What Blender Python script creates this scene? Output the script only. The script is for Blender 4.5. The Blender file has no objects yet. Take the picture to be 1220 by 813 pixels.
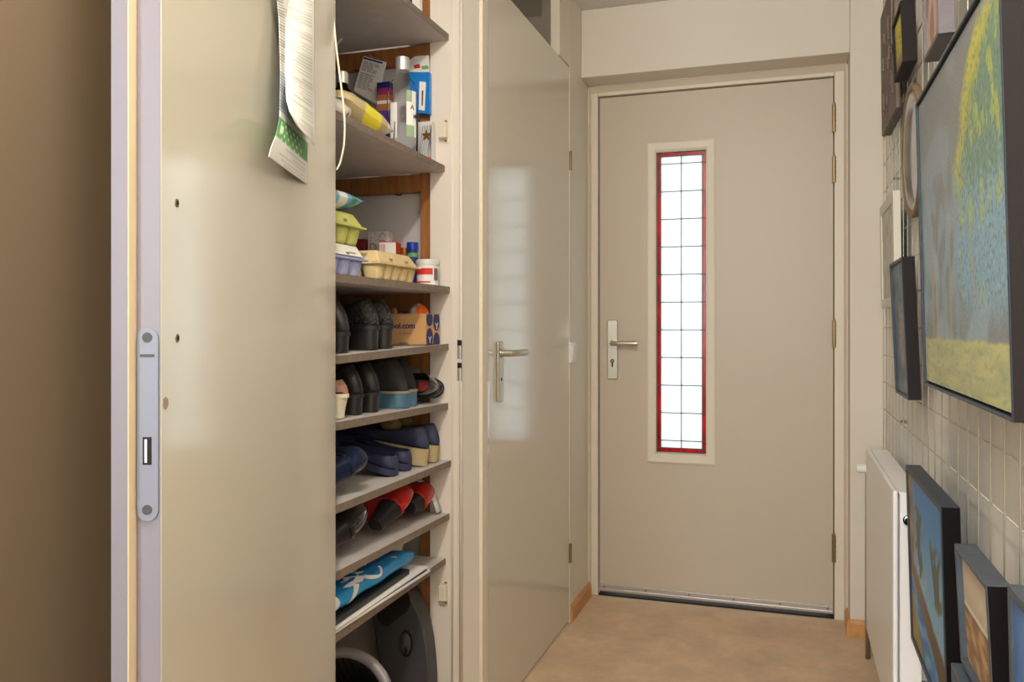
import bpy, bmesh, math, random
from mathutils import Vector, Matrix, noise
random.seed(7)
R = math.radians; PI = math.pi
scn = bpy.context.scene; COL = scn.collection
# ------------------------------------------------------------------ camera numbers
YAW = R(18.4); CH = 1.13; F = 1000.0; CX = 610.0; HY = 390.0
Fd = (-math.sin(YAW), math.cos(YAW)); Rd = (math.cos(YAW), math.sin(YAW))
def ray(px):
    t = (px-CX)/F
    return (Fd[0]+t*Rd[0], Fd[1]+t*Rd[1])
def v_at(px, u):                       # distance along the hall where a line of sight meets a plane parallel to the side walls
    r = ray(px); return u/r[0]*r[1]
def u_at(px, v):
    r = ray(px); return v/r[1]*r[0]
def dep(u, v): return u*Fd[0]+v*Fd[1]
def z_at(py, u, v): return CH-(py-HY)/F*dep(u, v)

def lin(c):
    c = c/255.0
    return c/12.92 if c <= .04045 else ((c+.055)/1.055)**2.4
def rgb(r, g, b): return (lin(r), lin(g), lin(b), 1)

# ------------------------------------------------------------------ materials
def mat(name, col, rough=.5, metal=0, bump=0, bscale=200, vary=0, vscale=8, spec=.5, coat=0, trans=0, ior=1.45, attr=False, aniso=None, sheen=0):
    m = bpy.data.materials.new(name); m.use_nodes = True
    nt = m.node_tree; b = nt.nodes['Principled BSDF']
    b.inputs['Base Color'].default_value = col
    b.inputs['Roughness'].default_value = rough; b.inputs['Metallic'].default_value = metal
    b.inputs['Specular IOR Level'].default_value = spec; b.inputs['Coat Weight'].default_value = coat
    b.inputs['Transmission Weight'].default_value = trans; b.inputs['IOR'].default_value = ior
    b.inputs['Sheen Weight'].default_value = sheen
    b.inputs['Coat Roughness'].default_value = .12; b.inputs['Coat IOR'].default_value = 1.7
    tc = nt.nodes.new('ShaderNodeTexCoord')
    def mapping(sc):
        mp = nt.nodes.new('ShaderNodeMapping'); nt.links.new(tc.outputs['Object'], mp.inputs['Vector'])
        mp.inputs['Scale'].default_value = sc if isinstance(sc, tuple) else (sc, sc, sc); return mp
    if attr:
        a = nt.nodes.new('ShaderNodeAttribute'); a.attribute_name = 'Col'
        nt.links.new(a.outputs['Color'], b.inputs['Base Color'])
    if vary:
        n = nt.nodes.new('ShaderNodeTexNoise'); n.inputs['Detail'].default_value = 10 if name == 'carpet' else 5; n.inputs['Roughness'].default_value = .72 if name == 'carpet' else .5
        n.inputs['Scale'].default_value = 1
        nt.links.new(mapping(vscale).outputs[0], n.inputs['Vector'])
        r = nt.nodes.new('ShaderNodeValToRGB')
        r.color_ramp.elements[0].position = .3; r.color_ramp.elements[1].position = .7
        r.color_ramp.elements[0].color = tuple(x*(1-vary) for x in col[:3])+(1,)
        r.color_ramp.elements[1].color = tuple(min(1, x*(1+vary)) for x in col[:3])+(1,)
        nt.links.new(n.outputs['Fac'], r.inputs[0]); nt.links.new(r.outputs[0], b.inputs['Base Color'])
    if bump:
        n = nt.nodes.new('ShaderNodeTexNoise'); n.inputs['Scale'].default_value = 1; n.inputs['Detail'].default_value = 3
        nt.links.new(mapping(bscale).outputs[0], n.inputs['Vector'])
        bp = nt.nodes.new('ShaderNodeBump'); bp.inputs['Strength'].default_value = bump; bp.inputs['Distance'].default_value = .002
        nt.links.new(n.outputs['Fac'], bp.inputs['Height']); nt.links.new(bp.outputs[0], b.inputs['Normal'])
    return m
M = {}
def mk(k, *a, **kw): M[k] = mat(k, *a, **kw)
mk('wall', rgb(226,218,204), .85, bump=.15, bscale=90)
mk('wall_near', rgb(112,97,76), .9, bump=.1, bscale=60)  # brown puts the shade behind the open closet door into the wall colour
mk('stucco', rgb(246,240,230), .9, bump=.35, bscale=(200,200,140))
mk('wall_rough', rgb(246,244,238), .92, bump=.4, bscale=120)
mk('ceiling', rgb(226,222,214), .9, bump=.1)
mk('frame_paint', rgb(228,218,200), .45, bump=.12, bscale=70)
mk('jamb_paint', rgb(224,216,206), .4, bump=.08, bscale=70)
mk('door_paint', rgb(202,190,171), .42, bump=.1, bscale=50)
mk('gloss_paint', rgb(216,210,194), .16, bump=.03, bscale=12, coat=.3)
mk('gloss_cream', rgb(198,193,175), .35, bump=.03, bscale=9, coat=1)
mk('edge_lilac', rgb(128,123,132), .4, bump=.1, bscale=80)  # lilac-grey tone on the narrow edges of the closet door
mk('bead_paint', rgb(214,194,160), .4)
mk('carpet', rgb(206,176,140), .97, bump=.6, bscale=300, vary=.2, vscale=6, sheen=.2)
mk('shelf_face', rgb(196,190,187), .5, vary=.06, vscale=30)
mk('shelf_edge', rgb(124,110,98), .6, vary=.15, vscale=60)
mk('batten', rgb(150,98,52), .6, vary=.25, vscale=(60,8,8))
mk('skirting', rgb(206,150,92), .45, vary=.15, vscale=(40,6,40))
mk('closet_panel', rgb(196,190,188), .8, bump=.2, bscale=60)
mk('closet_dark', rgb(74,60,50), .9)  # darkened to put the shade of the narrow compartments into the closet walls
mk('catch', rgb(222,214,192), .4)
mk('steel', rgb(196,194,190), .3, metal=1, bump=.1, bscale=300)
mk('lock_steel', rgb(124,127,140), .45, metal=.15)
mk('nickel', rgb(200,195,180), .36, metal=.9)
mk('chrome', rgb(225,225,225), .12, metal=1)
mk('brass', rgb(150,132,96), .4, metal=.9)
mk('alu', rgb(205,202,200), .35, metal=.8)
mk('lead', rgb(60,84,84), .5, metal=.3)
mk('dark', rgb(22,20,20), .8)
mk('gap', rgb(34,26,20), .9)
mk('rad', rgb(248,248,248), .3)
mk('frame_black', rgb(40,35,35), .7, spec=.25, bump=.3, bscale=(40,300,300))
mk('frame_slate', rgb(74,84,96), .42, vary=.15, vscale=40)
mk('frame_navy', rgb(46,56,70), .42, vary=.15, vscale=40)
mk('frame_grey', rgb(110,104,110), .6, vary=.1, vscale=30)
mk('frame_white', rgb(226,222,206), .5)
mk('weathered', rgb(128,114,104), .9, bump=1, bscale=(30,300,30), vary=.35, vscale=(25,120,12))
mk('rim_wood', rgb(132,108,82), .5, vary=.2, vscale=30)
mk('paint', (1,1,1,1), .45, attr=True, bump=.25, bscale=160)
mk('print', (1,1,1,1), .6, attr=True)
mk('glossprint', (1,1,1,1), .25, attr=True)
mk('paper', rgb(236,233,226), .8)
mk('mesh', rgb(205,198,180), .4)
mk('frame_jet', rgb(20,17,18), .8, spec=.15)
mk('black_leather', rgb(30,28,29), .33, bump=.35, bscale=120)
mk('black_patent', rgb(14,15,19), .14, bump=.6, bscale=22, coat=1)
mk('black_suede', rgb(44,42,42), .75, bump=.3, bscale=300)
mk('heel_black', rgb(34,32,32), .38)
mk('croc', rgb(30,29,28), .2, bump=2.0, bscale=170)
mk('teal', rgb(70,108,128), .45, vary=.15, vscale=60)
mk('taupe', rgb(150,132,112), .6)
mk('cream', rgb(222,214,192), .5)
mk('pinkbrown', rgb(158,118,98), .6)
mk('navy', rgb(50,54,82), .6, bump=.3, bscale=200, vary=.15, vscale=50)
mk('navy_gloss', rgb(20,30,56), .2)
mk('khaki', rgb(176,158,118), .8, bump=.3, bscale=200)
mk('olive', rgb(120,100,62), .8)
mk('red_patent', rgb(172,32,24), .22, bump=.8, bscale=22, vary=.2, vscale=40)
mk('redlabel', rgb(170,40,30), .5)
mk('glass', rgb(238,246,246), .03, trans=1, ior=1.45)
mk('brown_glass', rgb(92,60,34), .05, trans=.75, ior=1.45)
mk('cap', rgb(205,203,200), .35, metal=.6)
mk('white_plastic', rgb(236,236,232), .35)
mk('blue_plastic', rgb(20,54,150), .3)
mk('bluepack', rgb(30,120,200), .3, vary=.1, vscale=30)
mk('carton_green', rgb(196,196,112), .95, bump=.8, bscale=300, vary=.06, vscale=40)
mk('carton_lilac', rgb(172,176,214), .95, bump=.8, bscale=300)
mk('carton_beige', rgb(222,198,148), .95, bump=.8, bscale=300, vary=.08, vscale=40)
mk('cardboard', rgb(200,156,104), .85, vary=.05, vscale=20)
mk('print_navy', rgb(44,52,104), .7)
mk('print_black', rgb(26,26,32), .7)
mk('orange', rgb(238,98,30), .4)
mk('case', rgb(66,66,68), .5, bump=.2, bscale=400)
mk('case_dark', rgb(30,30,31), .4)
mk('rim_grey', rgb(146,140,142), .35)
mk('black_cloth', rgb(42,41,42), .85, bump=.5, bscale=80)
mk('green', rgb(96,158,92), .6)
mk('pale_green', rgb(150,176,140), .6)
mk('red', rgb(206,44,30), .5)
mk('gold', rgb(160,110,50), .35, metal=.7)
mk('magenta', rgb(140,40,90), .6); mk('purple', rgb(70,40,120), .6); mk('rust', rgb(150,90,50), .6)
mk('dkblue', rgb(24,40,110), .5)
mk('mirror', rgb(190,200,212), .06, metal=1)
mk('cord', rgb(222,214,190), .5)
mk('white_sheet', rgb(216,216,214), .35)
def translucent(name, col, tr=.85):
    m = bpy.data.materials.new(name); m.use_nodes = True; nt = m.node_tree
    for n in list(nt.nodes):
        if n.type != 'OUTPUT_MATERIAL': nt.nodes.remove(n)
    out = [n for n in nt.nodes if n.type == 'OUTPUT_MATERIAL'][0]
    t = nt.nodes.new('ShaderNodeBsdfTranslucent'); t.inputs[0].default_value = col
    tc = nt.nodes.new('ShaderNodeTexCoord'); mp = nt.nodes.new('ShaderNodeMapping'); mp.inputs['Scale'].default_value = (40,40,12)
    nz = nt.nodes.new('ShaderNodeTexNoise'); nz.inputs['Scale'].default_value = 1; nz.inputs['Detail'].default_value = 3
    nt.links.new(tc.outputs['Object'], mp.inputs[0]); nt.links.new(mp.outputs[0], nz.inputs['Vector'])
    rp = nt.nodes.new('ShaderNodeValToRGB'); rp.color_ramp.elements[0].position=.3; rp.color_ramp.elements[1].position=.7
    rp.color_ramp.elements[0].color = tuple(c*tr for c in col[:3])+(1,); rp.color_ramp.elements[1].color = col
    nt.links.new(nz.outputs['Fac'], rp.inputs[0]); nt.links.new(rp.outputs[0], t.inputs[0])
    g = nt.nodes.new('ShaderNodeBsdfGlossy'); g.inputs['Roughness'].default_value = .2; g.inputs[0].default_value = (.5,.5,.5,1)
    mx = nt.nodes.new('ShaderNodeMixShader'); mx.inputs[0].default_value = .06
    nt.links.new(t.outputs[0], mx.inputs[1]); nt.links.new(g.outputs[0], mx.inputs[2]); nt.links.new(mx.outputs[0], out.inputs[0])
    M[name] = m
translucent('pane', (.93,.97,.96,1), .9)
translucent('red_glass', (.72,.012,.06,1), .55)
def thin_glass(name, tint, refl=.9):
    m = bpy.data.materials.new(name); m.use_nodes = True; nt = m.node_tree
    for n in list(nt.nodes):
        if n.type != 'OUTPUT_MATERIAL': nt.nodes.remove(n)
    out = [n for n in nt.nodes if n.type == 'OUTPUT_MATERIAL'][0]
    t = nt.nodes.new('ShaderNodeBsdfTransparent'); t.inputs[0].default_value = tint
    g = nt.nodes.new('ShaderNodeBsdfGlossy'); g.inputs['Roughness'].default_value = .05; g.inputs[0].default_value = (.9,.95,1,1)
    lw = nt.nodes.new('ShaderNodeLayerWeight'); lw.inputs[0].default_value = .06
    mx = nt.nodes.new('ShaderNodeMixShader'); nt.links.new(lw.outputs['Fresnel'], mx.inputs[0])
    nt.links.new(t.outputs[0], mx.inputs[1]); nt.links.new(g.outputs[0], mx.inputs[2]); nt.links.new(mx.outputs[0], out.inputs[0]); M[name] = m
thin_glass('glass', (.97,.985,.985,1)); thin_glass('brown_glass', (.34,.2,.1,1))

# ------------------------------------------------------------------ mesh builder
class MB:
    def __init__(s): s.bm = bmesh.new()
    def box(s, x0, x1, y0, y1, z0, z1):
        vs = [s.bm.verts.new(p) for p in ((x0,y0,z0),(x1,y0,z0),(x1,y1,z0),(x0,y1,z0),(x0,y0,z1),(x1,y0,z1),(x1,y1,z1),(x0,y1,z1))]
        for f in ((3,2,1,0),(4,5,6,7),(0,1,5,4),(1,2,6,5),(2,3,7,6),(3,0,4,7)): s.bm.faces.new([vs[i] for i in f])
        return s
    def hexa(s, pts):
        vs = [s.bm.verts.new(p) for p in pts]
        for f in ((3,2,1,0),(4,5,6,7),(0,1,5,4),(1,2,6,5),(2,3,7,6),(3,0,4,7)): s.bm.faces.new([vs[i] for i in f])
        return s
    def rings(s, rings, cap=True, closed=True):
        rv = [[s.bm.verts.new(p) for p in r] for r in rings]; n = len(rv[0])
        for a, b in zip(rv[:-1], rv[1:]):
            for i in range(n if closed else n-1):
                j = (i+1) % n
                try: s.bm.faces.new((a[i], a[j], b[j], b[i]))
                except ValueError: pass
        if cap:
            for r, rev in ((rv[0], True), (rv[-1], False)):
                try: s.bm.faces.new(r[::-1] if rev else r)
                except ValueError: pass
        return s
    def cyl(s, p0, p1, r0, r1=None, n=24, cap=True):
        r1 = r0 if r1 is None else r1; p0, p1 = Vector(p0), Vector(p1); d = (p1-p0).normalized()
        a = d.orthogonal().normalized(); b = d.cross(a)
        return s.rings([[p+(a*math.cos(2*PI*i/n)+b*math.sin(2*PI*i/n))*r for i in range(n)] for p, r in ((p0,r0),(p1,r1))], cap)
    def lathe(s, prof, c=(0,0,0), n=32, ax=None, cap=True, sx=1, sy=1):
        q = Matrix.Identity(3) if ax is None else Vector((0,0,1)).rotation_difference(Vector(ax)).to_matrix()
        c = Vector(c)
        return s.rings([[c+q@Vector((r*sx*math.cos(2*PI*i/n), r*sy*math.sin(2*PI*i/n), z)) for i in range(n)] for r, z in prof], cap)
    def tube(s, pts, r, n=8):
        pts = [Vector(p) for p in pts]; rr = []; up = Vector((.3,.2,.93)).normalized()
        for i, p in enumerate(pts):
            d = (pts[min(i+1,len(pts)-1)]-pts[max(i-1,0)]).normalized()
            a = d.cross(up)
            if a.length < .1: a = d.orthogonal()
            a.normalize(); b = d.cross(a)
            rr.append([p+(a*math.cos(2*PI*k/n)+b*math.sin(2*PI*k/n))*r for k in range(n)])
        return s.rings(rr)
    def ball(s, c, rx, ry, rz, n=20, m=12):
        c = Vector(c)
        return s.rings([[c+Vector((rx*math.sin(PI*j/m)*math.cos(2*PI*i/n), ry*math.sin(PI*j/m)*math.sin(2*PI*i/n), -rz*math.cos(PI*j/m))) for i in range(n)] for j in ([.05]+list(range(1,m))+[m-.05])])
    def prism(s, poly, f0, f1):        # poly of 2D points, f0/f1 map a point to 3D at each end
        return s.rings([[f0(p) for p in poly], [f1(p) for p in poly]])
    def build(s, name, m, parent=None, loc=(0,0,0), rot=(0,0,0), smooth=False, bevel=0, sub=0, solid=0, seg=2):
        bmesh.ops.recalc_face_normals(s.bm, faces=s.bm.faces)
        me = bpy.data.meshes.new(name); s.bm.to_mesh(me); s.bm.free()
        o = bpy.data.objects.new(name, me); COL.objects.link(o)
        me.materials.append(M[m] if isinstance(m, str) else m)
        if parent: o.parent = parent
        o.location = loc; o.rotation_euler = rot
        if smooth:
            for p in me.polygons: p.use_smooth = True
        if solid:
            k = o.modifiers.new('solid','SOLIDIFY'); k.thickness = solid; k.offset = 0
        if bevel:
            k = o.modifiers.new('bevel','BEVEL'); k.width = bevel; k.segments = seg; k.limit_method = 'ANGLE'; k.angle_limit = R(40)
            for p in me.polygons: p.use_smooth = True
            k.harden_normals = True
        if sub:
            k = o.modifiers.new('sub','SUBSURF'); k.levels = sub; k.render_levels = sub
        return o
def tag(o, label=None, cat=None, group=None, kind=None):
    if label: o['label'] = label
    if cat: o['category'] = cat
    if group: o['group'] = group
    if kind: o['kind'] = kind
    return o
def thing(name, label, cat, loc=(0,0,0), rot=(0,0,0), group=None):
    o = bpy.data.objects.new(name, None); COL.objects.link(o); o.empty_display_size = .05
    o.location = loc; o.rotation_euler = rot
    return tag(o, label, cat, group)
def st(o): o['kind'] = 'structure'; return o
def text(s, size, name, m, parent, loc, rot, ext=.0004, bold=0, sx=1):
    cu = bpy.data.curves.new(name, 'FONT'); cu.body = s; cu.size = size; cu.extrude = ext; cu.offset = bold
    t = bpy.data.objects.new(name+'_t', cu); COL.objects.link(t)
    dg = bpy.context.evaluated_depsgraph_get(); me = bpy.data.meshes.new_from_object(t.evaluated_get(dg))
    bpy.data.objects.remove(t)
    o = bpy.data.objects.new(name, me); COL.objects.link(o); me.materials.clear(); me.materials.append(M[m])
    o.parent = parent; o.location = loc; o.rotation_euler = rot; o.scale = (sx,1,1)
    return o
def painted(name, nx, ny, pos, colf, m='paint', parent=None, loc=(0,0,0), rot=(0,0,0), solid=0, smooth=True):
    me = bpy.data.meshes.new(name); vs = []; cs = []
    for j in range(ny+1):
        for i in range(nx+1):
            a, b = i/nx, j/ny
            vs.append(pos(a, b)); c = colf(a, b); cs += [lin(max(0,min(255,c[0]))), lin(max(0,min(255,c[1]))), lin(max(0,min(255,c[2]))), 1]
    fs = [(j*(nx+1)+i, j*(nx+1)+i+1, (j+1)*(nx+1)+i+1, (j+1)*(nx+1)+i) for j in range(ny) for i in range(nx)]
    me.from_pydata(vs, [], fs); at = me.color_attributes.new('Col','FLOAT_COLOR','POINT'); at.data.foreach_set('color', cs)
    me.materials.append(M[m])
    if smooth:
        for p in me.polygons: p.use_smooth = True
    o = bpy.data.objects.new(name, me); COL.objects.link(o); o.parent = parent; o.location = loc; o.rotation_euler = rot
    if solid:
        k = o.modifiers.new('s','SOLIDIFY'); k.thickness = solid; k.offset = 0
    return o
def N(x, y, z=0): return noise.noise(Vector((x, y, z)))
def mix(a, b, t):
    t = max(0, min(1, t)); return tuple(a[i]*(1-t)+b[i]*t for i in range(3))
def ss(a, b, x):
    t = max(0, min(1, (x-a)/(b-a))); return t*t*(3-2*t)

# ------------------------------------------------------------------ the shell
UL, UR, VF = -.806, .328, 3.305; CEIL = 2.41; VB = -2.4
st(MB().box(-1.45, .6, VB-.1, 3.75, -.06, 0).build('floor', 'carpet'))
st(MB().box(-1.6, .6, VB-.1, 3.75, CEIL, CEIL+.08).build('ceiling', 'ceiling'))
CV0, CV1 = 1.335, 2.012                 # the closet opening
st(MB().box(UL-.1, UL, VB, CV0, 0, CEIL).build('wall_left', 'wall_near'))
w = MB(); w.box(UL-.1, UL, CV0, CV1+.0, 2.33, CEIL); w.box(UL-.05, UL, 2.012, 2.142, 0, CEIL)
st(w.build('wall_left', 'stucco'))
w = MB(); w.box(UL-.1, UL, 3.118, 3.60, 0, CEIL); w.box(UL-.1, UL, 2.142, 3.118, 2.385, CEIL)
st(w.build('wall_left', 'wall'))
w = MB(); w.box(UR, UR+.1, VB, 3.75, 0, CEIL); st(w.build('wall_right', 'wall_rough'))
w = MB(); w.box(UL, .204, VF, 3.6, 2.137, CEIL); w.box(.204, UR, VF, 3.6, 0, CEIL)
st(w.build('wall_far', 'wall', bevel=.004))
w = MB(); w.box(-1.45, -.78, VB-.1, VB, 0, CEIL); w.box(.0, .6, VB-.1, VB, 0, CEIL)
w.box(-.78, .0, VB-.1, VB, 0, .85); w.box(-.78, .0, VB-.1, VB, 2.2, CEIL); st(w.build('wall_near', 'wall'))  # unseen rear opening, shifted left to suit the added fill light
# ceiling lamp and added rear fill are lights, below

# front door frame
w = MB(); w.box(-.805, -.7725, 3.468, 3.56, 0, 2.137); w.box(.158, .204, 3.468, 3.56, 0, 2.137); w.box(-.7725, .158, 3.468, 3.56, 2.102, 2.137)
fr = st(w.build('trim_1', 'frame_paint', bevel=.003))
w = MB()
for (x0, x1, z0, z1) in ((-.806, .204, 2.118, 2.137),):
    w.prism([(0,0),(.02,0),(.02,.004),(.004,.02),(0,.02)], lambda p: Vector((-.806, 3.468-p[1]*1.6, 2.137-p[0])), lambda p: Vector((.204, 3.468-p[1]*1.6, 2.137-p[0])))
w.prism([(0,0),(.012,0),(.012,.004),(.003,.02),(0,.02)], lambda p: Vector((.204-p[0], 3.468-p[1]*1.6, 0)), lambda p: Vector((.204-p[0], 3.468-p[1]*1.6, 2.137)))
w.prism([(0,0),(.005,0),(.005,.004),(.003,.02),(0,.02)], lambda p: Vector((-.806+p[0], 3.468-p[1]*1.6, 0)), lambda p: Vector((-.806+p[0], 3.468-p[1]*1.6, 2.137)))
st(w.build('trim_2', 'frame_paint'))
# front door leaf with a hole for the leaded light
D = thing('door_1', None, None, (0,0,0)); st(D)
gx0, gx1, gz0, gz1 = -.530, -.327, .614, 1.852
w = MB(); DY0, DY1 = 3.484, 3.524
dx0, dx1, dz0, dz1 = -.7680, .1545, .045, 2.0975
w.box(dx0, gx0, DY0, DY1, dz0, dz1); w.box(gx1, dx1, DY0, DY1, dz0, dz1); w.box(gx0, gx1, DY0, DY1, dz0, gz0); w.box(gx0, gx1, DY0, DY1, gz1, dz1)
bmesh.ops.remove_doubles(w.bm, verts=w.bm.verts, dist=1e-5)
w.build('door_leaf', 'door_paint', D)
w = MB(); w.box(dx0-.004, dx1+.004, DY1, DY1+.03, 0, 2.104)
w.bm.free(); w = MB()
w.box(-.7725, -.745, DY1, 3.56, 0, 2.102); w.box(.13, .158, DY1, 3.56, 0, 2.102); w.box(-.7725, .158, DY1, 3.56, 2.075, 2.102)
w.build('door_stop', 'gap', D)
# moulding round the light
w = MB(); o0, o1, p0, p1 = -.567, -.291, .571, 1.893
pr = [(0,0),(0,.008),(.006,.011),(.03,.009),(.037,.003),(.037,0)]
def ringprof(w, x0, x1, z0, z1, prof, y):
    cs = [(x0,z0,1,1),(x1,z0,-1,1),(x1,z1,-1,-1),(x0,z1,1,-1)]
    rr = [[Vector((x+sx*p[0], y-p[1], z+sz*p[0])) for p in prof] for (x,z,sx,sz) in cs]; rr.append(rr[0])
    w.rings(rr, cap=False)
ringprof(w, o0, o1, p0, p1, pr, DY0)
bmesh.ops.remove_doubles(w.bm, verts=w.bm.verts, dist=1e-6)
w.build('window_moulding', 'frame_paint', D)
# leaded glass: white panes, red border, lead cames
gy = DY0+.014; bw = .0175
MB().box(gx0, gx1, gy, gy+.004, gz0, gz1).build('glass_pane', 'pane', D)
w = MB(); w.box(gx0, gx0+bw, gy-.003, gy, gz0, gz1); w.box(gx1-bw, gx1, gy-.003, gy, gz0, gz1)
w.box(gx0+bw, gx1-bw, gy-.003, gy, gz0, gz0+bw); w.box(gx0+bw, gx1-bw, gy-.003, gy, gz1-bw, gz1)
# the border panes replace the white ones: cut the white pane down
for o in [o for o in D.children if o.name.startswith('glass_pane')]:
    for v in o.data.vertices:
        v.co.x = gx0+bw if v.co.x < -.42 else gx1-bw; v.co.z = gz0+bw if v.co.z < 1.2 else gz1-bw
        v.co.y += -.002
w.build('red_glass_border', 'red_glass', D)
w = MB(); cw = .0026
zs = [1.804-.1142*i for i in range(11)]
mid = (gx0+gx1)/2
for z in zs: w.box(gx0, gx1, gy-.006, gy+.002, z-cw/2, z+cw/2)
for z in (gz0+bw, gz1-bw): w.box(gx0, gx1, gy-.006, gy+.002, z-cw/2, z+cw/2)
for x in (gx0+bw, mid, gx1-bw): w.box(x-cw/2, x+cw/2, gy-.006, gy+.002, gz0, gz1)
for x in (gx0+.001, gx1-.001): w.box(x-cw/2, x+cw/2, gy-.006, gy+.002, gz0, gz1)
for z in (gz0+.001, gz1-.001): w.box(gx0, gx1, gy-.006, gy+.002, z-cw/2, z+cw/2)
w.build('lead_cames', 'lead', D)
# weather strip
w = MB(); w.box(dx0, dx1, DY0-.010, DY0, .018, .048); w.box(dx0, dx1, DY0-.014, DY0-.008, .026, .030)
sp = w.build('weather_strip', 'alu', D, bevel=.0015)
for k in range(6):
    x = dx0+.02+k*(dx1-dx0-.04)/5; MB().cyl((x,DY0-.012,.038),(x,DY0-.0095,.038),.004).build('screw', 'brass', sp)
MB().box(-.7725, .158, 3.475, 3.56, .0, .006).build('threshold', 'gap', D)
# hinges
for zc in (1.745+.02, 1.562, 1.005-.02, .14+.06):
    pass
for py0, py1 in ((125,158),(187,218),(382,414),(637,669)):
    zc = (z_at(py0, .157, 3.48)+z_at(py1, .157, 3.48))/2; h = (z_at(py0, .157, 3.48)-z_at(py1, .157, 3.48))/2
    w = MB(); w.cyl((.157, DY0-.019, zc-h), (.157, DY0-.019, zc+h), .0065, n=14)
    for q in (-.6,-.2,.2,.6): w.cyl((.157, DY0-.019, zc+h*q-.002), (.157, DY0-.019, zc+h*q+.002), .0074, n=14)
    w.cyl((.157, DY0-.019, zc+h), (.157, DY0-.019, zc+h+.006), .004, n=10)
    w.box(.149, .157, DY0-.014, DY0+.002, zc-h, zc+h)
    w.build('hinge', 'brass', D)
# handle
def handle(parent, px, y, zc, mirror, up_, down_, normal_rot, m='nickel', key=True):
    H = MB(); H.box(-.0225, .0225, -.009, 0, -down_, up_)
    hp = H.build('door_plate', m, parent, (px, y, zc), (0,0,normal_rot), bevel=.004, seg=3)
    L = MB(); L.lathe([(.012,0),(.012,.012),(.0095,.014),(.0095,.042)], ax=(0,-1,0), n=20)
    pts = [(0,-.028,0),(.004*mirror,-.040,0),(.014*mirror,-.047,0),(.03*mirror,-.050,0),(.07*mirror,-.050,0),(.108*mirror,-.050,0),(.112*mirror,-.049,0)]
    L.tube(pts, .0095, 14)
    L.build('lever', m, hp, smooth=True, bevel=.001)
    if key:
        K = MB(); K.cyl((0,-.010,-.075),(0,-.0088,-.075),.0085); K.box(-.0035,.0035,-.010,-.0088,-.1,-.078); kk = K.build('keyhole', 'case_dark', hp)
        K = MB(); K.cyl((0,-.0108,-.075),(0,-.0098,-.075),.005); K.build('cylinder_core', 'brass', hp)
    return hp
hx = u_at(730, DY0); hz = z_at(409, hx, DY0)
handle(D, hx, DY0, hz, 1, .097, .152, 0)

# hall door (glossy, hinged on the far side), frame and transom
D2 = thing('door_2', None, None); st(D2)
a0, a1 = v_at(580, -.805), 3.106
w = MB(); w.box(-.845, -.803, a0, a1, .012, 2.122)
w.build('door_leaf', 'gloss_paint', D2, bevel=.005, seg=3)
hv, hzz = v_at(594, -.803), z_at(421, -.803, v_at(594, -.803))
hp = handle(D2, -.803, hv, hzz, 1, .034, .140, R(90), 'nickel', False)
for zz in (-.03, -.128): MB().cyl((0,-.0095,zz),(0,-.0085,zz),.0035).build('screw', 'steel', hp)
K = MB(); K.cyl((0,-.0098,-.075),(0,-.0088,-.075),.005); K.build('keyhole', 'dark', hp)
K = MB(); K.box(-.012,.012,-.0006,0,-.12,.12); K.build('lock_face', 'chrome', D2, (-.8035, a0+.004, .86), (0,0,R(90)))
for (p0_, p1_) in ((180,203),(648,671)):
    zc = z_at((p0_+p1_)/2, -.80, 3.11); MB().cyl((-.800,3.112,zc-.036),(-.800,3.112,zc+.036),.0055,n=12).build('hinge','brass',D2)
w = MB(); w.box(-.85, -.797, 2.142, a0-.012, 0, 2.385); w.box(-.85, -.802, 3.110, 3.122, 0, 2.385); w.box(-.85, -.802, 2.962, 3.110, 2.125, 2.385)
w.box(-.85,-.802, a0-.004, 3.11, 2.37, 2.385)
st(w.build('trim_3', 'frame_paint', bevel=.003))
w = MB(); w.box(-.84, -.836, a0, 2.962, 2.125, 2.37); tg = st(w.build('window_2', mat('transom_glass', rgb(150,142,130), .05, trans=.9))); 
# room beyond the transom
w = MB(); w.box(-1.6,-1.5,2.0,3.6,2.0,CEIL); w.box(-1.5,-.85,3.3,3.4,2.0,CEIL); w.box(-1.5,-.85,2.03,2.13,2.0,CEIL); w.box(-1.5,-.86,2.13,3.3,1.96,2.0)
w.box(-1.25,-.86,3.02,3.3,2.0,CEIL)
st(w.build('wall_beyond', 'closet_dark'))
# skirtings
w = MB(); w.prism([(0,0),(.012,0),(.012,.048),(.006,.062),(0,.062)], lambda p: Vector((UL+p[0], 3.124, p[1])), lambda p: Vector((UL+p[0], 3.44, p[1])))
st(w.build('baseboard_left', 'skirting'))
w = MB(); w.prism([(0,0),(.012,0),(.012,.048),(.006,.062),(0,.062)], lambda p: Vector((.204, VF-p[0], p[1])), lambda p: Vector((UR, VF-p[0], p[1])))
w.prism([(0,0),(.012,0),(.012,.048),(.006,.062),(0,.062)], lambda p: Vector((.204-p[0], VF-.012, p[1])), lambda p: Vector((.204-p[0], 3.43, p[1])))
st(w.build('baseboard_far', 'skirting'))
# light switch beside door_2
vs = v_at(680, -.806); zs_ = z_at(420, -.80, vs)
S = thing('light_switch', 'cream surface-mounted light switch beside the glossy hall door', 'switch', (UL, vs, zs_))
MB().box(0,.012,-.04,.04,-.04,.04).build('switch_plate','white_plastic',S,bevel=.003)
MB().hexa([(.012,-.03,-.03),(.014,-.03,-.03),(.014,.03,-.03),(.012,.03,-.03),(.012,-.03,.03),(.019,-.03,.03),(.019,.03,.03),(.012,.03,.03)]).build('rocker','white_plastic',S)

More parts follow.
